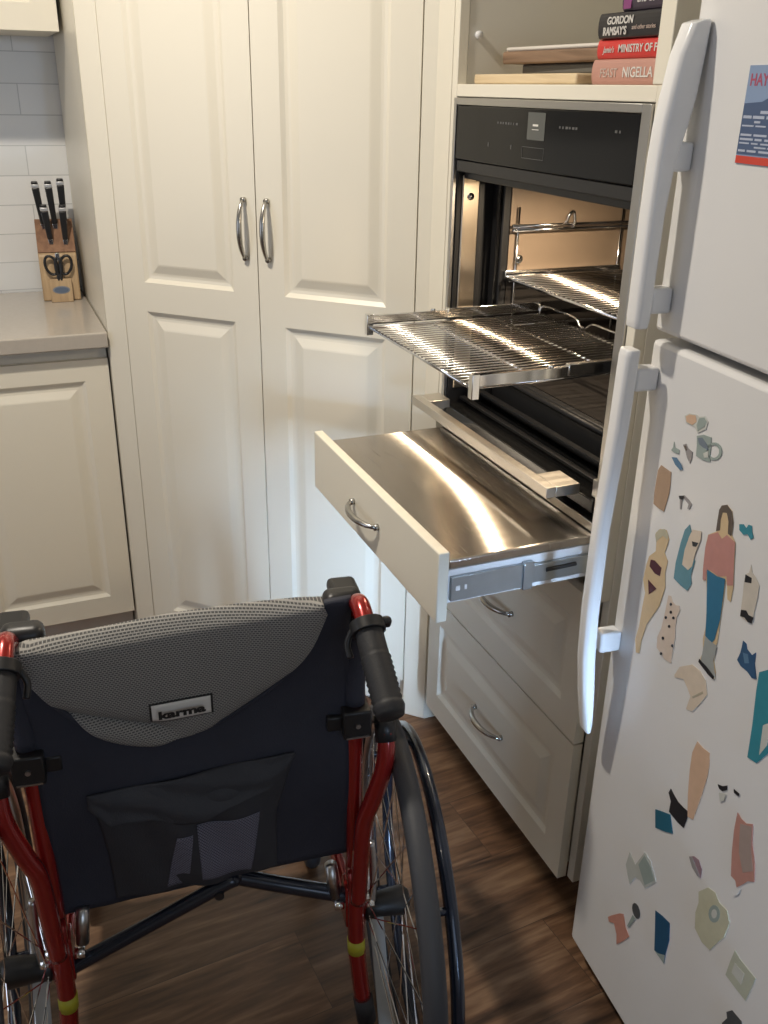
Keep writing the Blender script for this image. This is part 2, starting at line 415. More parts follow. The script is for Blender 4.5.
bx('rail', .087, RI+.001, .03, .05, .703, .7085, CARC, tw)
bx('kickboard', .0865, RI+.001, .10, .115, 0, .0835, KICK, tw)
for p in ((.0885, 1.556), (.0885, 1.72)): obj('shelf_pin', tube(bmesh.new(), [(.0845, .04, p[1]), (.092, .04, p[1])], .007, 12), FRIDGE_H, tw, smooth=True)
for z0, z1 in ((.086, .4005), (.405, .699)):
    g0, g1 = (z0+.062, z1-.058) if z0 < .2 else (z0+.060, z1-.058)
    d = panel_front('drawer', .600, z0, z1, [(.072+.055, .072+.545, g0, g1)], CREAM, tw, .072, 0, .019)
    bow_handle(d, .372, (z0+z1)/2 - (.0 if z0 < .2 else .012), .118, False)
    bx('drawer_box', .095, .66, .0205, .5, z0+.02, z1-.05, CARC, d)
# the pulled out warming drawer (front face at x = .565)
P = -.280
wd = obj('drawer', box(bmesh.new(), .094, .655, P+.0195, .30, .738, .796), FRIDGE_H, tw, bevel=.001)
bx('drawer_front', .072, .659, P, P+.0185, .708, .829, CREAM, wd, bevel=.002)
bow_handle(wd, .36, .768, .122, False, y=P)
bm = box(bmesh.new(), .0925, .6565, P+.0195, .305, .7975, .8135)
obj('steel_tray', bm, BRUSHED, wd, bevel=.003, seg=3)
for sx in (.656, .081):
    bm = box(bmesh.new(), sx, sx+.006, P+.022, P+.165, .744, .786)
    box(bm, sx+.0005, sx+.0075, P+.16, .02, .750, .782); box(bm, sx, sx+.0095, P+.148, P+.166, .741, .789)
    box(bm, sx+.001, sx+.004, .02, .30, .752, .78)
    r_ = obj('runner', bm, GALV, wd, bevel=.001)
bm = bmesh.new()
for a, b in ((P+.03, P+.037), (P+.045, P+.049)): obj('runner_hole', box(bmesh.new(), .6620, .6624, a, b, .762, .77), FRIDGE_H, wd)
obj('runner_slot', tube(bm, [(.664, P+.19, .770), (.664, P+.245, .771)], .0035, 8), BLACK, wd)

# ------------------------------------------------------------------ oven
ov = thing('oven', 'built in black glass oven standing open with its light on', 'oven', (TX, TY, .815), R(-90))
OZ = .815
bm = bmesh.new()
z = lambda v: v-OZ
fr = bmesh.new()
box(fr, LO, LO+.010, -.004, .004, z(.8315), z(1.452)); box(fr, RI-.020, RI, -.004, .004, z(.8315), z(1.452))
box(fr, LO+.010, RI-.020, -.004, .004, z(1.440), z(1.452)); 
obj('frame', fr, STEEL, ov, bevel=.001)
bx('bottom_trim', LO, RI, -.002, .05, z(.8155), z(.831), STEEL, ov, bevel=.001)
cp = bx('control_panel', LO+.0145, RI-.0205, -.0035, .05, z(1.347), z(1.4395), BGLASS, ov, bevel=.0015)
bx('display', TY-1.419, TY-1.366, -.0042, -.0036, z(1.393), z(1.434), DISPG, cp, bevel=0)
bm = bmesh.new()
x0, x1, z0, z1 = TY-1.432, TY-1.364, z(1.364), z(1.382)
for a in ((x0, x1, z0, z0+.0007), (x0, x1, z1-.0007, z1), (x0, x0+.0007, z0, z1), (x1-.0007, x1, z0, z1)): box(bm, a[0], a[1], -.0041, -.0036, a[2], a[3])
obj('slider_outline', bm, MARKG, cp)
bm = bmesh.new(); random.seed(3)
for x in [TY-1.52+.009*i for i in range(8)] + [TY-1.325+.009*i for i in range(6)] + [TY-1.18, TY-1.17]:
    box(bm, x, x+random.uniform(.003, .007), -.0041, -.0036, z(1.413), z(1.4165))
for x in (TY-1.55, TY-1.47): box(bm, x, x+.003, -.0041, -.0036, z(1.375), z(1.382))
obj('key_marks', bm, MARKG, cp)
bm = bmesh.new()
box(bm, TY-1.402, TY-1.386, -.0047, -.0043, z(1.4135), z(1.4165)); box(bm, TY-1.404, TY-1.384, -.0047, -.0043, z(1.408), z(1.409))
obj('display_digits', bm, LABELW, cp)
# inner liner walls of the recess, gasket, cavity
SY0, SY1 = LO+.0145, RI-.0205          # recess in local x
lin = bmesh.new()
box(lin, SY0, SY0+.002, .051, .062, z(.86), z(1.30))
obj('black_edge', lin, BLACK, ov)
lp = obj('latch_plate', box(bmesh.new(), SY0+.0002, SY0+.005, .014, .050, z(.90), z(1.318)), pbr('warm_steel_plate', (.62, .53, .42), .3, 1), ov, bevel=.002)
tb('screw', [(SY0+.004, .031, z(1.279)), (SY0+.007, .031, z(1.279))], .007, NICKEL, lp, sm=False)
box_top = bmesh.new(); box(box_top, SY0, SY1, .0, .075, z(1.325), z(1.346)); box(box_top, SY0+.005, SY1-.005, .015, .07, z(1.312), z(1.3245))
obj('door_slot_trim', box_top, BLACK, ov, bevel=.002)
CX0, CX1 = TY-1.632, TY-1.172          # cavity
CD0, CD1, CZ0, CZ1 = .085, .46, z(.945), z(1.315)
ring = bmesh.new()
box(ring, SY0, CX0, .083, .10, z(.87), z(1.346)); box(ring, CX1, SY1, .083, .10, z(.87), z(1.346))
box(ring, CX0, CX1, .083, .10, CZ1, z(1.346)); box(ring, CX0, CX1, .083, .10, z(.87), CZ0)
obj('cavity_frame', ring, GASK, ov, bevel=.003)
gas = [(CX0-.008, .078, CZ0-.006), (CX0-.008, .078, CZ1+.006), (CX1+.008, .078, CZ1+.006), (CX1+.008, .078, CZ0-.006)]
obj('gasket', tube(bmesh.new(), gas, .007, 8, True), GASK, ov, smooth=True)
cav = bmesh.new()
t = .004
box(cav, CX0, CX1, .10, CD1, CZ0-t, CZ0); box(cav, CX0, CX1, .10, CD1, CZ1, CZ1+t); box(cav, CX0, CX1, CD1, CD1+t, CZ0, CZ1)
obj('cavity', cav, ENAMEL, ov)
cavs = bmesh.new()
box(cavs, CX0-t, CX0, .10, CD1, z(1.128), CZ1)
obj('cavity_side', cavs, ENAMEL_LIT, ov)
obj('cavity_side', box(bmesh.new(), CX1, CX1+t, .10, CD1, z(1.128), CZ1), ENAMEL_LIT, ov)
obj('shaded_side', box(bmesh.new(), CX0-t, CX0, .10, CD1, CZ0, z(1.128)), ENAMEL, ov)  # rest of the side wall; shade below the rack put into the colour
obj('shaded_side', box(bmesh.new(), CX1, CX1+t, .10, CD1, CZ0, z(1.128)), ENAMEL, ov)
# outer steel shell and lower door slot
sh = bmesh.new()
box(sh, LO, SY0, .0045, .50, z(.8315), z(1.45)); box(sh, SY1, RI, .0045, .50, z(.8315), z(1.45)); box(sh, SY0, SY1, .05, .50, z(1.3465), z(1.45)); box(sh, LO, RI, .47, .50, z(.8315), z(1.45)); box(sh, SY0, SY1, .05, .46, z(.8315), z(.838))
obj('shell', sh, GASK, ov)
# retracted door: glass edge lying in the slot, its rails and the steel bar handle
dr = obj('door', box(bmesh.new(), SY0+.006, SY1-.006, -.002, .44, z(.846), z(.868)), BGLASS, ov, bevel=.002)
for i, zz in enumerate((.876, .897)):
    bx('door_rail', SY0+.004, SY1-.004, .030+.022*i, .042+.022*i, z(zz), z(zz+.006), GASK, dr, bevel=.001)
hb = bmesh.new()
box(hb, TY-1.700, TY-1.170, -.066, -.048, z(.866), z(.884))
box(hb, TY-1.700, TY-1.650, -.048, -.0025, z(.866), z(.884)); box(hb, TY-1.232, TY-1.170, -.048, -.0025, z(.866), z(.884))
obj('handle', hb, pbr('satin_handle_steel', (.66, .62, .56), .38, 1), dr, bevel=.0012)
bx('hinge_block', SY1-.022, SY1-.001, .005, .04, z(.870), z(.90), STEEL, ov)
bx('floor_bar', CX0, CX1, .088, .094, z(.935), z(.944), NICKEL, ov)
# wire side racks
for s, xx in ((1, CX0+.006), (-1, CX1-.006)):
    bm = bmesh.new()
    for yy in (.115, .355):
        tube(bm, [(xx, yy, z(.965)), (xx, yy, z(1.262))], .0026, 8)
    for zz in (.985, 1.035, 1.125, 1.228):
        tube(bm, [(xx+s*.004, .100, z(zz)), (xx+s*.004, .370, z(zz))], .0032, 8)
    tube(bm, [(xx+s*.006, .100, z(1.220)), (xx+s*.006, .370, z(1.220))], .0032, 8)
    bt = smooth_path([(xx, .215, z(1.228)), (xx+s*.014, .215, z(1.236)), (xx+s*.018, .218, z(1.25)), (xx+s*.010, .232, z(1.252)), (xx+s*.012, .235, z(1.23)), (xx, .24, z(1.222))], 5)
    tube(bm, bt, .0028, 8)
    obj('side_rack', bm, CHROME, ov, smooth=True)
    bm = tube(bmesh.new(), [(xx-s*.004, .12, z(1.165)), (xx+s*.004, .12, z(1.165))], .008, 12)
    obj('rack_socket', bm, NICKEL, ov, smooth=True)
# telescopic rails, pulled out to x = .65
for s, xx in ((1, TY-1.628), (-1, TY-1.200)):
    bm = bmesh.new()
    box(bm, xx-.004, xx+.004, -.195, .12, z(1.0575), z(1.0750)); box(bm, xx-.0056, xx+.0056, -.03, .35, z(1.0600), z(1.0785))
    box(bm, xx-.0052, xx+.0052, .092, .36, z(1.130), z(1.1435))
    box(bm, xx-.0075, xx+.0055, -.199, -.186, z(1.038), z(1.077))
    tube(bm, [(xx, -.06, z(1.074)), (xx, -.06, z(1.079))], .005, 8)
    obj('telescopic_rail', bm, CHROME, ov, bevel=.001)
# lamp in the cavity roof near its front
lm_o = bx('lamp_lens', TY-1.47, TY-1.39, .115, .165, CZ1-.006, CZ1, None or LABELW, ov)
mt, nt, b = new_mat('lit_lamp_glass'); b.inputs['Emission Color'].default_value = (1, .78, .5, 1); b.inputs['Emission Strength'].default_value = 12
lm_o.data.materials[0] = mt
area('oven_lamp_light', (.968, 1.43, OZ+CZ1-.009), (.968, 1.43, 0), .02, .02, 3.3, (1.0, .80, .56))

def wire_rack(label, x0, x1, y0, y1, zz, group):
    t_ = thing('oven_rack', label, 'oven rack', (x0, (y0+y1)/2, zz), 0, group)
    hw = (y1-y0)/2; D = x1-x0
    bm = bmesh.new()
    fr_ = [(0, -hw, 0), (0, hw, 0), (D, hw, 0), (D, -hw, 0)]
    tube(bm, [(.0, -hw, 0), (.0, hw, 0)], .0032, 10); tube(bm, [(D, -hw, 0), (D, hw, 0)], .0032, 10)
    tube(bm, [(0, -hw, 0), (D, -hw, 0)], .0032, 10); tube(bm, [(0, hw, 0), (D, hw, 0)], .0032, 10)
    tube(bm, smooth_path([(D, -hw, 0), (D+.004, -hw, .014), (D+.008, -hw*.9, .018), (D+.008, -hw*.1, .018), (D+.008, hw*.15, .017), (D+.008, hw*.25, .006), (D+.008, hw*.35, .006), (D+.008, hw*.45, .017), (D+.008, hw*.9, .018), (D+.004, hw, .014), (D, hw, 0)], 5), .0024, 8)
    obj('outer_frame', bm, CHROME, t_, smooth=True)
    bm = bmesh.new(); n = 28
    for i in range(1, n):
        y = -hw+2*hw*i/n
        tube(bm, [(-.003, y, .0040), (D+.003, y, .0040)], .0013, 8)
    obj('grid_wires', bm, RACKW, t_, smooth=True)
    bm = bmesh.new()
    for x in (D*.34, D*.72): tube(bm, [(x, -hw, -.0005), (x, hw, -.0005)], .0026, 8)
    obj('cross_bar', bm, CHROME, t_, smooth=True)
    return t_
wire_rack('chrome wire oven rack pulled out on rails above the open drawer', .652, 1.02, 1.2095, 1.6195, 1.0530, None)
wire_rack('chrome wire oven rack still inside the lit cavity', .935, 1.285, 1.185, 1.618, 1.131, None)

# ------------------------------------------------------------------ shelf niche: boards and books
def board(name, label, mats, z0, dims, loc, rot, group):
    t_ = thing(name, label, 'chopping board', (loc[0], loc[1], z0), R(rot), group)
    zz = 0
    for i, (part, mt, h, ins) in enumerate(mats):
        bx(part, -dims[0]/2+ins, dims[0]/2-ins, -dims[1]/2+ins, dims[1]/2-ins, zz, zz+h-.0002, mt, t_, bevel=.003); zz += h
    return t_
board('chopping_board', 'thick pale wood chopping board, lowest on the niche shelf', [('board', WOODB, .0165, 0)], 1.4748, (.24, .336), (.992, 1.5065), 0, 'chopping boards in the niche')
board('chopping_board', 'thin dark grey board between the pale board and the brown board', [('board', pbr('dark_grey_board', (.12, .115, .10), .5), .016, 0)], 1.4916, (.24, .26), (1.045, 1.465), 0, 'chopping boards in the niche')
board('chopping_board', 'brown wood chopping board with a white top, uppermost in the niche', [('board', WOODD, .020, 0), ('top_layer', pbr('white_board_top', (.66, .62, .56), .5), .007, .004)], 1.5080, (.24, .300), (1.03, 1.487), 2, 'chopping boards in the niche')

def book(label, z0, h, y1, length, depth, x0, cover, spine_parts, rot=0):
    t_ = thing('book', label, 'book', (x0, y1, z0), R(-90+rot), 'cookbooks stacked in the niche')
    # local x runs along the spine (towards the fridge), local y into the niche
    pg = bx('pages', .004, length-.004, .006, depth-.004, .0022, h-.0022, PAGES, t_, bevel=.001)
    bm = bmesh.new()
    prof = []
    n = 8
    for i in range(n+1):
        a = math.pi*i/n; prof.append((.005-.005*math.sin(a), h/2-h/2*math.cos(a)))
    outer = [(depth, 0)] + prof + [(depth, h)]
    inner = [(depth, h-.002), (.007, h-.002), (.007, .002), (depth, .002)]
    prism(bm, outer+inner, 0, length, 'x')
    obj('cover', bm, cover, t_)
    for (s, size, x, z, mt, sx, bold, shear) in spine_parts:
        M = Matrix.Translation((x, -.0004, z)) @ Matrix.Rotation(R(90), 4, 'X')
        text('spine_title', s, size, M, mt, t_, .0003, 'LEFT', sx, bold, shear)
    return t_
PAGES = pbr('book_pages', (.70, .66, .56), .8)
WT = pbr('spine_white_ink', (.62, .60, .57), .6)
WT2 = pbr('spine_faded_ink', (.52, .42, .37), .6)
book('thick dusty pink cookbook at the bottom of the book stack', 1.4748, .0345, 1.322, .198, .17, .888,
     pbr('dusty_pink_cover', (.46, .24, .19), .5), [('FEAST', .017, .022, .0105, WT2, .95, 0, 0), ('NIGELLA', .019, .078, .0105, WT, .95, .0002, 0)])
book('bright red cookbook, second from the bottom of the stack', 1.5095, .0265, 1.316, .192, .17, .89,
     pbr('red_cover', (.58, .035, .03), .4), [('Jamie’s', .012, .016, .0085, WT, .8, 0, .3), ('MINISTRY OF FOOD', .0145, .053, .0085, WT, .93, .0002, 0)])
book('black cookbook with white title, third from the bottom of the stack', 1.5362, .0335, 1.312, .188, .17, .885,
     pbr('black_cover', (.012, .011, .015), .35), [('GORDON', .0135, .022, .0185, WT, 1.02, .0004, .1), ('RAMSAY’S', .0145, .014, .0045, WT, .88, .0004, 0), ('and other stories', .0085, .083, .010, WT2, .9, 0, 0)])
book('dark purple cookbook on top of the book stack', 1.5699, .030, 1.262, .14, .16, .888,
     pbr('dark_purple_cover', (.05, .035, .055), .45), [('the cocktail', .0165, .034, .010, WT, 1.0, .0002, .2)])
sp = bx('spine_band', .004, .022, -.0006, -.0001, .003, .027, pbr('magenta_band', (.22, .04, .17), .4), bpy.data.objects['book.003'], bevel=0)

# ------------------------------------------------------------------ knife block, knives, scissors
kb = thing('knife_block', 'slanted two tone wooden knife block on the stone worktop', 'knife block', (.183, 2.765, .9085), R(-4))
prof = [(0, 0), (.128, 0), (.150, .165), (.142, .198), (.085, .207), (.012, .128), (.006, .122)]
obj('body', prism(bmesh.new(), prof, -.050, .050, 'x'), WOODL, kb, bevel=.004)
tp = [(.0125, .1292), (.0850, .2082), (.083, .2105), (.0095, .1315)]
obj('walnut_face', prism(bmesh.new(), tp, -.0495, .0495, 'x'), WOODW, kb, bevel=.001)
st = obj('front_step', prism(bmesh.new(), [(-.020, .0), (-.001, .0), (-.001, .062), (-.014, .062)], -.029, .029, 'x'), WOODL, kb, bevel=.001)
Mo = Matrix.Translation((0, -.0172, .033)) @ Matrix.Rotation(R(84), 4, 'X')
bm = bmesh.new(); bmesh.ops.create_circle(bm, cap_ends=True, segments=28, radius=1, matrix=Mo @ Matrix.Diagonal((.023, .0105, 1, 1)))
bmesh.ops.solidify(bm, geom=bm.faces[:], thickness=.0006)
obj('oval_badge', bm, pbr('badge_grey', (.20, .22, .25), .4), kb)
bm = bmesh.new(); bmesh.ops.create_circle(bm, cap_ends=True, segments=28, radius=1, matrix=Matrix.Translation((0, -.0182, .033)) @ Matrix.Rotation(R(84), 4, 'X') @ Matrix.Diagonal((.019, .0075, 1, 1)))
obj('badge_centre', bm, pbr('badge_blue', (.10, .13, .19), .4), kb)
Mk = Matrix.Translation((.183, 2.765, .9085)) @ Matrix.Rotation(R(-4), 4, 'Z')
fd = Vector((0, .0725, .079)).normalized()           # up the slanted face
KH = pbr('black_knife_handle', (.012, .012, .013), .3)
def knife(label, x, u, length, lean, tilt):
    p = Vector((x, .0095, .1315)) + fd*u
    ax = Vector((math.sin(R(tilt)), -math.sin(R(lean)), math.cos(R(lean)))).normalized()
    w0 = Mk @ p
    t_ = thing('knife', label, 'knife', w0, R(-4), 'knives in the knife block')
    side = ax.cross(Vector((1, 0, 0))).normalized()
    def rect(bm, s0, s1, hw0, hw1, th):
        a = [ax*s0+Vector((1, 0, 0))*hw0*k for k in (-1, 1)]; b = [ax*s1+Vector((1, 0, 0))*hw1*k for k in (1, -1)]
        vs = a+b; f = [bm.verts.new(v+side*th) for v in vs]; g = [bm.verts.new(v-side*th) for v in vs]
        bm.faces.new(f); bm.faces.new(g[::-1])
        for i in range(4): bm.faces.new((f[i], f[(i+1) % 4], g[(i+1) % 4], g[i]))
        return bm
    obj('bolster', rect(bmesh.new(), -.004, .010, .0055, .0070, .006), CHROME, t_, bevel=.001)
    obj('handle', rect(bmesh.new(), .0102, length-.012, .0068, .0098, .0085), KH, t_, bevel=.003, seg=3)
    obj('end_cap', rect(bmesh.new(), length-.0118, length-.003, .0100, .0100, .0088), CAPS, t_, bevel=.001)
    obj('butt', rect(bmesh.new(), length-.0029, length+.004, .0092, .0080, .0075), KH, t_, bevel=.002)
knife('tall black handled knife, left one of the back row', -.026, .080, .118, 4, -5)
knife('tall black handled knife, middle one of the back row', .004, .080, .118, 4, -3)
knife('tall black handled knife, right one of the back row', .030, .088, .118, 4, 0)
knife('short black handled knife, left one of the front row', -.012, .030, .098, 4, -5)
knife('short black handled knife, right one of the front row', .026, .028, .098, 4, 1)
sc = thing('scissors', 'black handled kitchen scissors in the front slot of the knife block', 'scissors', Mk @ Vector((0, -.004, .070)), R(-4))
for s in (-1, 1):
    n = 22; pts = []
    for i in range(n):
        a = 2*math.pi*i/n
        pts.append((s*(.019+.0155*math.cos(a)+.004*math.sin(a)), -.006, .029+.025*math.sin(a)))
    obj('finger_loop', tube(bmesh.new(), pts, .0038, 8, True), KH, sc, smooth=True)
    tb('shank', [(s*.006, -.006, .050), (s*.007, -.006, .02), (s*.003, -.006, .0), (s*.004, -.006, -.012)], [.0050]*19, KH, sc, sub=6)
bx('blade', -.006, .006, -.0085, -.003, .040, .062, CHROME, sc)

# ------------------------------------------------------------------ refrigerator
FA = R(5)
# local x = distance from the far edge towards the room's near end, local y = depth behind the door face
fr_t = thing('refrigerator', 'white two door refrigerator covered in paper doll magnets', 'refrigerator', (.812, 1.003, 0), R(-95))
bx('body', .0, .70, .066, .60, .045, 1.745, FRIDGE, fr_t, bevel=.006)
bx('seal', .006, .694, .0555, .0655, .056, 1.74, SEAL, fr_t, bevel=0)
bx('plinth', .01, .69, .08, .58, 0, .0445, BLACK, fr_t)
def hsec(bm, path, s0, s1):
    """bar with a rounded rectangular section: path of (proud, z, thickness)"""
    rings = []
    for pr, zz, th in path:
        c = .005
        sec = [(s0+c, -pr), (s1-c, -pr), (s1, -pr+c*min(1, th/.02)), (s1, -pr+th-.002), (s1-.003, -pr+th), (s0+.003, -pr+th), (s0, -pr+th-.002), (s0, -pr+c*min(1, th/.02))]
        rings.append([bm.verts.new((x, y, zz)) for x, y in sec])
    for A, B in zip(rings, rings[1:]):
        n = len(A)
        for k in range(n): bm.faces.new((A[k], A[(k+1) % n], B[(k+1) % n], B[k]))
    bm.faces.new(rings[0][::-1]); bm.faces.new(rings[-1]); return bm
ud = bx('door', .0, .70, 0, .055, 1.1765, 1.745, FRIDGE, fr_t, bevel=.007)
h = hsec(bmesh.new(), [(.012, 1.543, .010), (.026, 1.539, .024), (.037, 1.505, .033), (.044, 1.46, .036), (.048, 1.43, .034), (.050, 1.39, .026), (.051, 1.33, .022), (.051, 1.26, .021), (.051, 1.20, .021), (.050, 1.187, .018)], .005, .036)
obj('handle', h, FRIDGE_H, ud, bevel=.002)
for a_, b_ in ((1.378, 1.412), (1.205, 1.238)): obj('handle_mount', box(bmesh.new(), .008, .033, -.031, -.0003, a_, b_), FRIDGE_H, ud, bevel=.004, seg=3)
ld = bx('door', .0, .70, 0, .055, .055, 1.1655, FRIDGE, fr_t, bevel=.007)
h = hsec(bmesh.new(), [(.052, 1.158, .018), (.054, 1.148, .020), (.056, 1.05, .020), (.063, .90, .018), (.064, .76, .019), (.061, .68, .020), (.054, .62, .019), (.045, .565, .014), (.040, .540, .008)], .002, .030)
obj('handle', h, FRIDGE_H, ld, bevel=.002)
for a_, b_ in ((1.100, 1.132), (.688, .722)): obj('handle_mount', box(bmesh.new(), .004, .028, -.0345, -.0003, a_, b_), FRIDGE_H, ld, bevel=.004, seg=3)

# ------------------------------------------------------------------ magnets on the lower door: outlines in (distance from far edge, height)
PAL = dict(pale=(.56, .57, .53), peach=(.62, .42, .29), sage=(.30, .36, .34), slate=(.16, .20, .25), denim=(.10, .20, .32), dull=(.30, .28, .28), brown=(.10, .075, .06),
    tan=(.40, .27, .18), black=(.015, .015, .018), skin=(.62, .47, .28), straw=(.48, .45, .33), maroon=(.075, .012, .02), teal=(.12, .27, .33), cream=(.66, .56, .45), pink=(.50, .24, .21),
    jeans=(.03, .16, .28), greyb=(.33, .35, .34), teal2=(.035, .24, .31), cream2=(.58, .53, .46), peachl=(.66, .55, .46), tanl=(.42, .37, .27), navy2=(.03, .09, .19), teald=(.015, .12, .19),
    rose=(.48, .25, .21), dull2=(.36, .28, .25), white=(.75, .75, .75), pale2=(.48, .50, .47), mauve=(.30, .20, .23), cream3=(.52, .51, .38), salmon=(.55, .26, .20), dgrey=(.07, .075, .08),
    navyt=(.01, .075, .16), greenp=(.47, .49, .40))
PM = {k: pbr('paper_'+k, v, .45, var=.12, vscale=60) for k, v in PAL.items()}
WHT = pbr('paper_edge', (.70, .69, .66), .5)
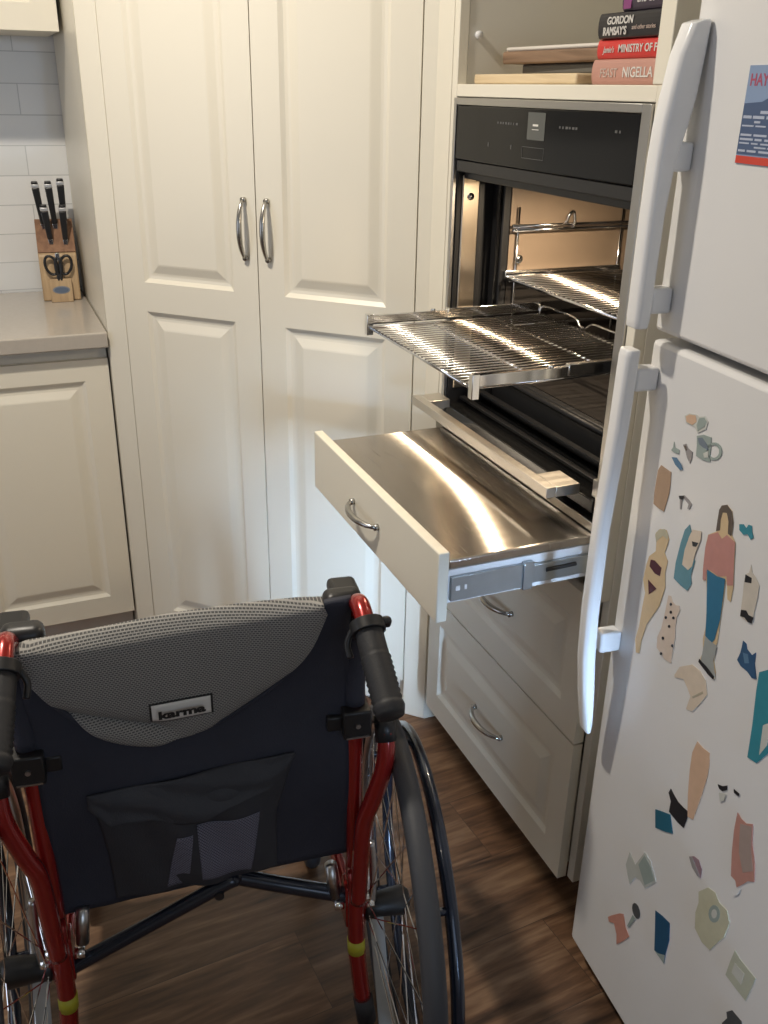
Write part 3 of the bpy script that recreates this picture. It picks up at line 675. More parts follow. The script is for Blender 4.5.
MAG = [
('hat_magnet', 'pink and green paper hat magnet, highest of the small cut-outs on the fridge', 'magnet', [('pale', 'base', [(0.0961, 1.0868), (0.1048, 1.093), (0.1201, 1.0962), (0.1257, 1.0953), (0.1368, 1.0994), (0.1439, 1.0947), (0.1425, 1.0844), (0.1277, 1.0743), (0.1191, 1.0798), (0.101, 1.0794)]), ('peach', 'crown', [(0.099, 1.0871), (0.1058, 1.092), (0.1187, 1.0948), (0.1224, 1.0876), (0.1152, 1.0808), (0.1024, 1.081)]), ('sage', 'brim', [(0.1268, 1.0939), (0.1362, 1.0976), (0.1417, 1.094), (0.1392, 1.0866), (0.1276, 1.0772), (0.1235, 1.0835)])]),
('handbag_magnet', 'grey green patterned handbag magnet with a round handle', 'magnet', [('sage', 'bag', [(0.127, 1.0702), (0.1395, 1.0761), (0.1553, 1.0779), (0.1571, 1.0686), (0.1585, 1.057), (0.161, 1.0475), (0.1479, 1.0448), (0.1319, 1.045), (0.13, 1.059)]), ('slate', 'pattern', [(0.13, 1.0684), (0.1388, 1.0721), (0.1488, 1.0675), (0.1549, 1.0613), (0.1437, 1.0605), (0.1346, 1.0617)]), ('pale', 'clasp', [(0.1456, 1.0534), (0.1543, 1.0599), (0.1564, 1.0518), (0.1485, 1.0489)]), ('sage', 'handle_ring', [[(0.1793, 1.0684), (0.1794, 1.0644), (0.1778, 1.0603), (0.1746, 1.0564), (0.1701, 1.0534), (0.165, 1.0514), (0.1598, 1.0509), (0.1551, 1.0518), (0.1516, 1.0542), (0.1497, 1.0576), (0.1496, 1.0617), (0.1514, 1.0659), (0.1547, 1.0697), (0.1592, 1.0727), (0.1644, 1.0746), (0.1695, 1.075), (0.174, 1.074), (0.1774, 1.0717)], [(0.1742, 1.0665), (0.1743, 1.0637), (0.1731, 1.0608), (0.1709, 1.0581), (0.1679, 1.056), (0.1643, 1.0547), (0.1607, 1.0543), (0.1575, 1.055), (0.1551, 1.0567), (0.1538, 1.0591), (0.1537, 1.0619), (0.1549, 1.0649), (0.1572, 1.0676), (0.1603, 1.0697), (0.1638, 1.0709), (0.1674, 1.0712), (0.1705, 1.0705), (0.1729, 1.0689)]])]),
('sandal_magnet', 'tiny white sandal magnet with a blue sole beside the handbag', 'magnet', [('sage', 'strap', [(0.0787, 1.0336), (0.0822, 1.0384), (0.0824, 1.0466), (0.0864, 1.0399), (0.0963, 1.04), (0.0963, 1.0341), (0.0847, 1.0329)]), ('denim', 'sole', [(0.0828, 1.0252), (0.0935, 1.0284), (0.1041, 1.0242), (0.1102, 1.0183), (0.1046, 1.015), (0.0922, 1.0185)])]),
('shoe_magnet', 'small brown pointed shoe magnet just left of the handbag', 'magnet', [('dull', 'shoe', [(0.1021, 1.0495), (0.1079, 1.0529), (0.1135, 1.0485), (0.1234, 1.0471), (0.1241, 1.0387), (0.1218, 1.0309), (0.1145, 1.0362), (0.1083, 1.0443)]), ('brown', 'inner', [(0.1045, 1.0487), (0.1085, 1.0508), (0.1127, 1.0459), (0.1109, 1.0441)])]),
('skirt_magnet', 'plain tan skirt magnet near the fridge handle', 'magnet', [('tan', 'skirt', [(0.0619, 1.0058), (0.0741, 1.0051), (0.086, 1.0049), (0.0884, 0.9895), (0.0889, 0.9752), (0.086, 0.958), (0.0835, 0.9458), (0.071, 0.9453), (0.0578, 0.9467), (0.0562, 0.9629), (0.0564, 0.9821), (0.0569, 0.9966)])]),
('heels_magnet', 'black high heel shoe magnet below the tan skirt', 'magnet', [('dull', 'heel', [(0.1101, 0.9804), (0.1216, 0.9859), (0.1318, 0.984), (0.1393, 0.9808), (0.1363, 0.9724), (0.1321, 0.9713), (0.133, 0.9781), (0.122, 0.9813), (0.1184, 0.9779), (0.1194, 0.9651), (0.117, 0.964), (0.1139, 0.976)]), ('black', 'toe', [(0.1108, 0.9809), (0.121, 0.9854), (0.1232, 0.9827), (0.1182, 0.9785), (0.1131, 0.9776)])]),
('doll_magnet', 'blonde paper doll magnet wearing a dark two piece', 'magnet', [('skin', 'figure', [(0.0813, 0.9188), (0.0956, 0.9234), (0.1045, 0.9135), (0.1016, 0.8995), (0.099, 0.8906), (0.1091, 0.8828), (0.1074, 0.8639), (0.1126, 0.8433), (0.106, 0.8105), (0.0992, 0.797), (0.084, 0.768), (0.0776, 0.736), (0.0773, 0.7147), (0.0692, 0.7108), (0.0627, 0.7299), (0.0675, 0.7555), (0.0682, 0.7894), (0.0696, 0.8122), (0.0603, 0.8289), (0.0628, 0.8544), (0.066, 0.8692), (0.0794, 0.8836), (0.078, 0.8958), (0.0731, 0.9089)]), ('straw', 'hair', [(0.0793, 0.9169), (0.0923, 0.9238), (0.1014, 0.9195), (0.1016, 0.9121), (0.0902, 0.9128), (0.0825, 0.9041), (0.0778, 0.8968), (0.0729, 0.9063)]), ('maroon', 'top', [(0.0717, 0.8668), (0.0811, 0.8699), (0.0984, 0.8671), (0.0977, 0.8537), (0.0856, 0.8517), (0.071, 0.8559)]), ('maroon', 'bottom', [(0.0726, 0.8354), (0.0947, 0.8321), (0.0794, 0.8148)])]),
('coat_magnet', 'long teal coat magnet with a cream dress over it', 'magnet', [('teal', 'coat', [(0.142, 0.9529), (0.1512, 0.9403), (0.1535, 0.9172), (0.1648, 0.9106), (0.1615, 0.8868), (0.1659, 0.8782), (0.1599, 0.864), (0.1446, 0.8639), (0.1277, 0.8662), (0.1265, 0.889), (0.13, 0.9206), (0.1343, 0.9421)]), ('cream', 'dress', [(0.1502, 0.9495), (0.1676, 0.9551), (0.1691, 0.9439), (0.1633, 0.922), (0.1613, 0.9015), (0.1548, 0.8923), (0.1408, 0.8936), (0.1411, 0.9161), (0.1459, 0.9378)]), ('black', 'trim', [(0.1528, 0.9339), (0.1664, 0.9379), (0.1626, 0.9303), (0.1558, 0.9281)])]),
('doll_magnet', 'brown haired paper doll magnet in pink shirt and blue jeans', 'magnet', [('skin', 'figure', [(0.196, 1.0031), (0.2057, 1.0086), (0.2166, 1.0045), (0.2221, 0.9914), (0.2231, 0.9762), (0.2327, 0.9694), (0.2381, 0.9404), (0.2436, 0.9156), (0.2439, 0.8932), (0.2378, 0.8937), (0.2327, 0.9098), (0.2276, 0.9164), (0.2303, 0.8943), (0.2323, 0.8618), (0.2344, 0.8287), (0.2326, 0.8226), (0.2348, 0.8014), (0.2419, 0.7882), (0.2418, 0.778), (0.2304, 0.7782), (0.209, 0.7824), (0.2091, 0.7902), (0.2117, 0.7996), (0.2071, 0.8171), (0.2082, 0.8479), (0.1984, 0.8818), (0.1926, 0.8982), (0.1882, 0.8934), (0.183, 0.9077), (0.1801, 0.9397), (0.1812, 0.9567), (0.1966, 0.9685), (0.1934, 0.983)]), ('brown', 'hair', [(0.1971, 1.004), (0.2063, 1.0089), (0.2166, 1.0045), (0.2227, 0.9916), (0.2236, 0.9742), (0.217, 0.9747), (0.2141, 0.99), (0.2084, 0.9987), (0.2006, 0.9961), (0.1994, 0.9857), (0.2017, 0.9722), (0.1948, 0.9676), (0.194, 0.9856), (0.1937, 0.9967)]), ('pink', 'shirt', [(0.1826, 0.9569), (0.1988, 0.9681), (0.2082, 0.9633), (0.2157, 0.9723), (0.2325, 0.9702), (0.2381, 0.9404), (0.2434, 0.9164), (0.2331, 0.9109), (0.2288, 0.9217), (0.2147, 0.9144), (0.1975, 0.9141), (0.1911, 0.9118), (0.193, 0.8969), (0.1864, 0.8949), (0.1831, 0.9126), (0.1807, 0.9376)]), ('jeans', 'jeans', [(0.1917, 0.9121), (0.2117, 0.9129), (0.2274, 0.9173), (0.2297, 0.894), (0.2323, 0.8618), (0.2291, 0.8304), (0.2254, 0.8232), (0.2109, 0.8245), (0.2053, 0.8562)]), ('greyb', 'boots', [(0.2111, 0.8236), (0.2266, 0.824), (0.2356, 0.8244), (0.2342, 0.801), (0.2436, 0.7817), (0.2335, 0.7801), (0.2108, 0.7836), (0.2117, 0.7996)]), ('black', 'sole', [(0.2075, 0.7877), (0.2247, 0.7863), (0.2421, 0.7822), (0.2406, 0.7772), (0.2292, 0.7774), (0.2075, 0.7825)])]),
('bow_magnet', 'tiny teal bow magnet right of the brown haired doll', 'magnet', [('teal2', 'bow', [(0.2332, 0.9947), (0.2402, 0.9978), (0.2457, 0.9948), (0.2486, 1.001), (0.2544, 1.0021), (0.2566, 0.9955), (0.2609, 0.9899), (0.257, 0.9852), (0.2503, 0.9893), (0.2436, 0.9855), (0.2351, 0.9878)])]),
('jumper_magnet', 'cream jumper magnet with black stripes', 'magnet', [('cream2', 'jumper', [(0.2603, 0.9405), (0.2655, 0.9455), (0.266, 0.9564), (0.2703, 0.948), (0.2785, 0.9452), (0.2859, 0.9384), (0.2872, 0.9225), (0.2865, 0.9054), (0.2873, 0.8876), (0.2808, 0.885), (0.2657, 0.885), (0.2639, 0.8975), (0.2621, 0.9161), (0.26, 0.9295)]), ('black', 'stripe', [(0.2603, 0.9405), (0.2715, 0.9415), (0.2727, 0.935), (0.2614, 0.9307)]), ('black', 'stripe', [(0.2648, 0.8943), (0.2738, 0.8982), (0.2787, 0.8948), (0.288, 0.8965), (0.2867, 0.8875), (0.2799, 0.8857), (0.2732, 0.8881), (0.2655, 0.8856)])]),
('dress_magnet', 'cream dress magnet with black dots', 'magnet', [('peachl', 'dress', [(0.1225, 0.8365), (0.1284, 0.8383), (0.1332, 0.8327), (0.1407, 0.8313), (0.1494, 0.8348), (0.1516, 0.8292), (0.1476, 0.8159), (0.1482, 0.8023), (0.1514, 0.7846), (0.1508, 0.7672), (0.1522, 0.7451), (0.1356, 0.7419), (0.1153, 0.7483), (0.1131, 0.7644), (0.1188, 0.7823), (0.1208, 0.8005), (0.1216, 0.8179)]), ('black', 'dot', [(0.1338, 0.8289), (0.1334, 0.8269), (0.1318, 0.8252), (0.1298, 0.8248), (0.1286, 0.826), (0.129, 0.8279), (0.1306, 0.8296), (0.1326, 0.83)]), ('black', 'dot', [(0.1366, 0.8179), (0.1362, 0.816), (0.1345, 0.8143), (0.1325, 0.8139), (0.1314, 0.815), (0.1318, 0.817), (0.1334, 0.8187), (0.1354, 0.8191)]), ('black', 'dot', [(0.128, 0.8047), (0.1276, 0.8027), (0.1259, 0.8009), (0.1239, 0.8005), (0.1227, 0.8016), (0.1231, 0.8036), (0.1248, 0.8054), (0.1268, 0.8058)]), ('black', 'dot', [(0.1441, 0.8133), (0.1437, 0.8114), (0.1421, 0.8097), (0.1401, 0.8093), (0.1389, 0.8104), (0.1393, 0.8124), (0.141, 0.814), (0.1429, 0.8144)]), ('black', 'dot', [(0.1382, 0.7965), (0.1379, 0.7945), (0.1362, 0.7928), (0.1342, 0.7923), (0.133, 0.7935), (0.1334, 0.7955), (0.1351, 0.7972), (0.1371, 0.7976)]), ('black', 'dot', [(0.1293, 0.7721), (0.1289, 0.7701), (0.1272, 0.7683), (0.1251, 0.7678), (0.124, 0.7689), (0.1243, 0.771), (0.1261, 0.7728), (0.1281, 0.7733)]), ('black', 'dot', [(0.1521, 0.7737), (0.1518, 0.7717), (0.1501, 0.77), (0.1481, 0.7695), (0.147, 0.7706), (0.1473, 0.7726), (0.149, 0.7744), (0.151, 0.7748)]), ('black', 'dot', [(0.131, 0.7478), (0.1307, 0.7457), (0.1289, 0.7438), (0.1269, 0.7433), (0.1257, 0.7444), (0.1261, 0.7465), (0.1278, 0.7484), (0.1299, 0.7489)])]),
('jacket_magnet', 'cream jacket magnet below the dotted dress', 'magnet', [('cream', 'jacket', [(0.1636, 0.7337), (0.1716, 0.7518), (0.1953, 0.7705), (0.2128, 0.7715), (0.2271, 0.7657), (0.2344, 0.7485), (0.2244, 0.7276), (0.2122, 0.7062), (0.1992, 0.7013), (0.2034, 0.7244), (0.1953, 0.7318), (0.1831, 0.7394), (0.1646, 0.73)]), ('tanl', 'crease', [(0.2068, 0.7268), (0.225, 0.7477), (0.2274, 0.7459), (0.2091, 0.7255)])]),
('blouse_magnet', 'dark blue patterned blouse magnet by the right frame edge', 'magnet', [('navy2', 'blouse', [(0.2782, 0.8581), (0.2845, 0.8574), (0.2874, 0.8517), (0.2974, 0.8492), (0.3027, 0.8562), (0.3043, 0.8422), (0.3125, 0.8249), (0.3052, 0.8214), (0.2949, 0.8248), (0.2825, 0.8245), (0.2748, 0.8286), (0.2779, 0.8408), (0.2782, 0.8485)]), ('denim', 'pattern', [(0.2823, 0.8435), (0.2915, 0.8467), (0.2959, 0.8369), (0.2888, 0.8323)])]),
('trousers_magnet', 'long teal trousers magnet cut off by the right frame edge', 'magnet', [('teal2', 'trousers', [(0.3149, 0.8364), (0.3363, 0.8559), (0.3654, 0.8447), (0.3675, 0.79), (0.3576, 0.7504), (0.3417, 0.7215), (0.3255, 0.7179), (0.3222, 0.7641), (0.3164, 0.8115)]), ('pale', 'highlight', [(0.3392, 0.7765), (0.3502, 0.7888), (0.3522, 0.7566), (0.3435, 0.735)])]),
('trousers_magnet', 'peach wide leg trousers magnet', 'magnet', [('peach', 'trousers', [(0.233, 0.6723), (0.2448, 0.6708), (0.2602, 0.6733), (0.2639, 0.6569), (0.2645, 0.639), (0.2611, 0.604), (0.2564, 0.5725), (0.2538, 0.5545), (0.2422, 0.55), (0.2347, 0.5818), (0.2289, 0.6211), (0.2274, 0.6495)])]),
('top_magnet', 'black sleeveless top magnet touching the teal skirt', 'magnet', [('black', 'top', [(0.198, 0.5624), (0.207, 0.5584), (0.218, 0.5552), (0.2308, 0.556), (0.2409, 0.5579), (0.2421, 0.5476), (0.2386, 0.5262), (0.2237, 0.5239), (0.2028, 0.5248), (0.2029, 0.5434), (0.1949, 0.5529)])]),
('skirt_magnet', 'small dark teal skirt magnet left of the black top', 'magnet', [('teald', 'skirt', [(0.1729, 0.503), (0.1888, 0.5126), (0.2067, 0.5223), (0.2192, 0.4982), (0.2034, 0.4874), (0.18, 0.4743)])]),
('sunglasses_magnet', 'tiny black sunglasses magnet above the rose dress', 'magnet', [('black', 'lens', [(0.2856, 0.6425), (0.2945, 0.6467), (0.3024, 0.6543), (0.304, 0.6484), (0.2964, 0.6399), (0.29, 0.6388)]), ('black', 'lens', [(0.3152, 0.6597), (0.3263, 0.6609), (0.3252, 0.6559), (0.3166, 0.6547)]), ('pale', 'card', [(0.2914, 0.6336), (0.3043, 0.6424), (0.3026, 0.6294), (0.2963, 0.623)])]),
('dress_magnet', 'dusty rose dress magnet with frayed hem', 'magnet', [('rose', 'dress', [(0.3295, 0.6334), (0.338, 0.6304), (0.3472, 0.6309), (0.3583, 0.6397), (0.364, 0.6152), (0.376, 0.59), (0.3814, 0.5664), (0.3709, 0.5575), (0.3646, 0.5459), (0.3557, 0.5315), (0.3511, 0.539), (0.3421, 0.5383), (0.3348, 0.5721), (0.3302, 0.6052)]), ('dull2', 'shade', [(0.3382, 0.6228), (0.3573, 0.6347), (0.3644, 0.6051), (0.3754, 0.579), (0.3603, 0.5616), (0.3466, 0.5832)]), ('white', 'tag', [(0.3496, 0.5182), (0.3633, 0.5391), (0.361, 0.5242), (0.3547, 0.5162)])]),
('scarf_magnet', 'pale grey green scarf magnet', 'magnet', [('pale2', 'scarf', [(0.1266, 0.3503), (0.1307, 0.3805), (0.1495, 0.3722), (0.1664, 0.414), (0.1829, 0.4107), (0.203, 0.3891), (0.181, 0.3543), (0.1669, 0.3566), (0.1546, 0.351), (0.1438, 0.3257), (0.1343, 0.3378)]), ('sage', 'fold', [(0.1569, 0.3794), (0.1676, 0.4088), (0.1869, 0.4019), (0.1989, 0.3883), (0.1797, 0.3596)])]),
('slipper_magnet', 'small mauve slipper magnet left of the rose dress', 'magnet', [('mauve', 'slipper', [(0.2606, 0.4943), (0.2694, 0.5033), (0.2798, 0.5062), (0.2892, 0.498), (0.2902, 0.4833), (0.2835, 0.4808), (0.2707, 0.4842)]), ('dull', 'rim', [(0.2606, 0.4943), (0.2666, 0.5), (0.2846, 0.4878), (0.2902, 0.4833), (0.2835, 0.4808), (0.2707, 0.4842)])]),
('hat_magnet', 'large cream sunhat magnet with a grey rosette', 'magnet', [('cream3', 'hat', [(0.292, 0.46), (0.3075, 0.4832), (0.3217, 0.4883), (0.3327, 0.4812), (0.349, 0.4838), (0.358, 0.4706), (0.3541, 0.4403), (0.3453, 0.4218), (0.3347, 0.395), (0.3176, 0.3911), (0.2992, 0.3985), (0.2942, 0.4235), (0.2963, 0.4436)]), ('sage', 'rosette', [(0.3385, 0.4671), (0.3391, 0.4607), (0.3376, 0.4534), (0.3343, 0.4468), (0.3299, 0.4421), (0.3253, 0.4403), (0.3213, 0.4419), (0.3188, 0.4464), (0.3183, 0.453), (0.3199, 0.4604), (0.3232, 0.467), (0.3276, 0.4715), (0.3322, 0.4732), (0.3361, 0.4716)]), ('pale', 'centre', [(0.3337, 0.462), (0.3338, 0.4571), (0.332, 0.452), (0.329, 0.4488), (0.3259, 0.4486), (0.3238, 0.4517), (0.3237, 0.4567), (0.3255, 0.4618), (0.3286, 0.4649), (0.3317, 0.465)])]),
('shorts_magnet', 'salmon pink shorts magnet near the fridge lower corner', 'magnet', [('salmon', 'shorts', [(0.1023, 0.2114), (0.1116, 0.2248), (0.131, 0.2495), (0.1407, 0.2583), (0.1505, 0.2415), (0.164, 0.2331), (0.1505, 0.2083), (0.136, 0.185), (0.1317, 0.2034), (0.1206, 0.2165), (0.1068, 0.2053)])]),
('mirror_magnet', 'small grey oval hand mirror magnet beside the salmon shorts', 'magnet', [('dgrey', 'head', [(0.1772, 0.3053), (0.1802, 0.2998), (0.1804, 0.2931), (0.1778, 0.2871), (0.173, 0.2833), (0.1672, 0.2829), (0.1622, 0.2859), (0.1591, 0.2915), (0.159, 0.2983), (0.1617, 0.3043), (0.1666, 0.308), (0.1723, 0.3084)]), ('sage', 'stem', [(0.1639, 0.2813), (0.1714, 0.2811), (0.1601, 0.2497), (0.155, 0.247)])]),
('skirt_magnet', 'dark blue pencil skirt magnet', 'magnet', [('navyt', 'skirt', [(0.2131, 0.3417), (0.2301, 0.3485), (0.2481, 0.353), (0.2539, 0.3238), (0.2519, 0.2954), (0.2528, 0.2752), (0.2377, 0.274), (0.2272, 0.2743), (0.2195, 0.3124)]), ('sage', 'hem', [(0.2272, 0.2743), (0.2367, 0.2782), (0.252, 0.2916), (0.2528, 0.2752)])]),
('shirt_magnet', 'pale green folded shirt magnet, lowest fully visible cut-out', 'magnet', [('greenp', 'shirt', [(0.377, 0.4425), (0.3866, 0.4388), (0.402, 0.4392), (0.4196, 0.4397), (0.4167, 0.4161), (0.4129, 0.3909), (0.3949, 0.3898), (0.3712, 0.3899), (0.3737, 0.4183)]), ('pale', 'pocket', [(0.3819, 0.4248), (0.401, 0.4265), (0.4004, 0.4053), (0.3805, 0.4055)])]),
('coat_magnet', 'dark grey coat magnet cut off by the bottom frame edge', 'magnet', [('dgrey', 'coat', [(0.3874, 0.3381), (0.3955, 0.3512), (0.4147, 0.3541), (0.4237, 0.3382), (0.418, 0.306), (0.3954, 0.2886), (0.3846, 0.3127), (0.391, 0.3302)])]),
]

Mf = Matrix.Translation((.812, 1.003, 0)) @ Matrix.Rotation(R(-95), 4, 'Z')
for name, label, cat, layers in MAG:
    pts = [p for c, n_, pl in layers[:1] for p in pl]
    cx = sum(p[0] for p in pts)/len(pts); cz = sum(p[1] for p in pts)/len(pts)
    t_ = thing(name, label, cat, Mf @ Vector((cx, -.0003, cz)), R(-95), 'paper doll magnets on the fridge door')
    d = .0
    for i, (c, pname, pl) in enumerate(layers):
        if pname == 'handle_ring':
            o_, i_ = pl; bm = bmesh.new(); n_ = len(o_)
            V = [[bm.verts.new((p[0]-cx, yy, p[1]-cz)) for p in L_] for L_ in (o_, i_) for yy in (-.0001, -.0008)]
            oa, ob, ia, ib = V
            for k in range(n_):
                k2 = (k+1) % n_
                for A, B in ((oa, ob), (ob, ib), (ib, ia), (ia, oa)): bm.faces.new((A[k], A[k2], B[k2], B[k]))
            obj(pname, bm, PM[c], t_); continue
        y1 = -.0001 if i == 0 else -.0008-.0001*i; y0 = -.0008 if i == 0 else y1-.00025
        bm = prism(bmesh.new(), [(p[0]-cx, p[1]-cz) for p in pl], y0, y1, 'y')
        obj(pname, bm, PM[c], t_)
# picture magnet on the upper door
ps = thing('picture_magnet', 'blue landscape magnet with red footer on the upper fridge door', 'magnet', Mf @ Vector((.115, -.0003, 1.394)), R(-95))
bx('card', 0, .10, -.0012, -.0001, 0, .1, pbr('magnet_sky_blue', (.24, .33, .50), .4), ps, bevel=0)
bx('footer', .0005, .0995, -.0016, -.00125, .0005, .0085, pbr('magnet_red', (.62, .06, .035), .4), ps, bevel=0)
bm = prism(bmesh.new(), [(.0005, .010), (.0995, .010), (.0995, .072), (.07, .062), (.045, .070), (.03, .064), (.0005, .062)], -.0016, -.00125, 'y')
obj('hills', bm, pbr('magnet_dark_blue', (.07, .11, .21), .4), ps)
Mx = lambda x, zz, y=-.0017: Matrix.Translation((x, y, zz)) @ Matrix.Rotation(R(90), 4, 'X')
text('title', 'HAY', .017, Mx(.004, .080, -.0013), pbr('magnet_title_red', (.42, .08, .14), .4), ps, .0002, 'LEFT', .9, .0003)
INK = pbr('magnet_pale_ink', (.45, .50, .62), .5)
bm = bmesh.new(); random.seed(11)
zz = .0595
while zz > .013:
    x = .003; hh = random.choice((.0016, .0022, .0030))
    while x < .094:
        wv = random.uniform(.010, .024); x2 = min(x+wv, .097)
        if random.random() < .85: box(bm, x, x2, -.0019, -.00165, zz-hh, zz)
        x = x2+random.uniform(.002, .005)
    zz -= hh+.0022
obj('text_lines', bm, INK, ps)

# ------------------------------------------------------------------ wheelchair: local x right, y forward, z up; origin on the floor below the back posts
WA = -R(8.3)
wc = thing('wheelchair', 'red framed folding wheelchair seen from behind with navy backrest', 'wheelchair', (.3835-.214*math.cos(R(8.3)), .998+.214*math.sin(R(8.3)), 0), WA)
WR = .305
def wheel(s):
    X = .280*s; cy, cz = -.004, WR
    wh = obj('wheel', tube(bmesh.new(), [(X, cy+.270*math.cos(2*math.pi*i/64), cz+.270*math.sin(2*math.pi*i/64)) for i in range(64)], .0105, 10, True, flat=(1, 1)), SILVER, wc, smooth=True)
    # tyre with a slightly flattened tread
    bm = bmesh.new(); rings = []
    sec = [(-.013, .276), (-.0165, .286), (-.0145, .297), (-.008, .3035), (0, .3049), (.008, .3035), (.0145, .297), (.0165, .286), (.013, .276)]
    n = 96
    for i in range(n):
        a = 2*math.pi*i/n
        rings.append([bm.verts.new((X+dx, cy+r*math.cos(a), cz+r*math.sin(a))) for dx, r in sec])
    for i in range(n):
        A, B = rings[i], rings[(i+1) % n]; m_ = len(sec)
        for k in range(m_): bm.faces.new((A[k], A[(k+1) % m_], B[(k+1) % m_], B[k]))
    obj('tyre', bm, TYRE, wh, smooth=True)
    obj('hand_rim', tube(bmesh.new(), [(X+s*.036, cy+.262*math.cos(2*math.pi*i/72), cz+.262*math.sin(2*math.pi*i/72)) for i in range(72)], .0098, 12, True), BLUEBLK, wh, smooth=True)
    bm = bmesh.new()
    for k in range(6):
        a = 2*math.pi*k/6+.3
        tube(bm, [(X+s*.005, cy+.268*math.cos(a), cz+.268*math.sin(a)), (X+s*.036, cy+.262*math.cos(a), cz+.262*math.sin(a))], .0055, 8)
    obj('rim_spacer', bm, BLUEBLK, wh, smooth=True)
    bm = bmesh.new()
    tube(bm, [(X-s*.052, cy, cz), (X-s*.046, cy, cz), (X-s*.030, cy, cz), (X+s*.012, cy, cz), (X+s*.022, cy, cz)], [.016, .022, .019, .023, .014], 20)
    obj('hub', bm, BLACK, wh, smooth=True)
    for k in range(28):
        a = 2*math.pi*k/28; off = .75 if (k//2) % 2 else -.75; side = -.044 if k % 2 else .012
        p0 = (X+s*side, cy+.021*math.cos(a+off), cz+.021*math.sin(a+off)); p1 = (X, cy+.264*math.cos(a), cz+.264*math.sin(a))
        obj('spoke', tube(bmesh.new(), [p0, p1], .0011, 5), CHROME, wh)
    tb('axle', [(s*.205, cy, cz), (s*.245, cy, cz)], .009, SILVER, wh, sm=False)
    # slight toe of the wheel about its hub
    for o_ in [wh]+[c_ for c_ in bpy.data.objects if c_.parent == wh]:
        for v_ in o_.data.vertices: v_.co.x += s*.075*(v_.co.y-cy)
    return wh
for s in (1, -1): wheel(s)

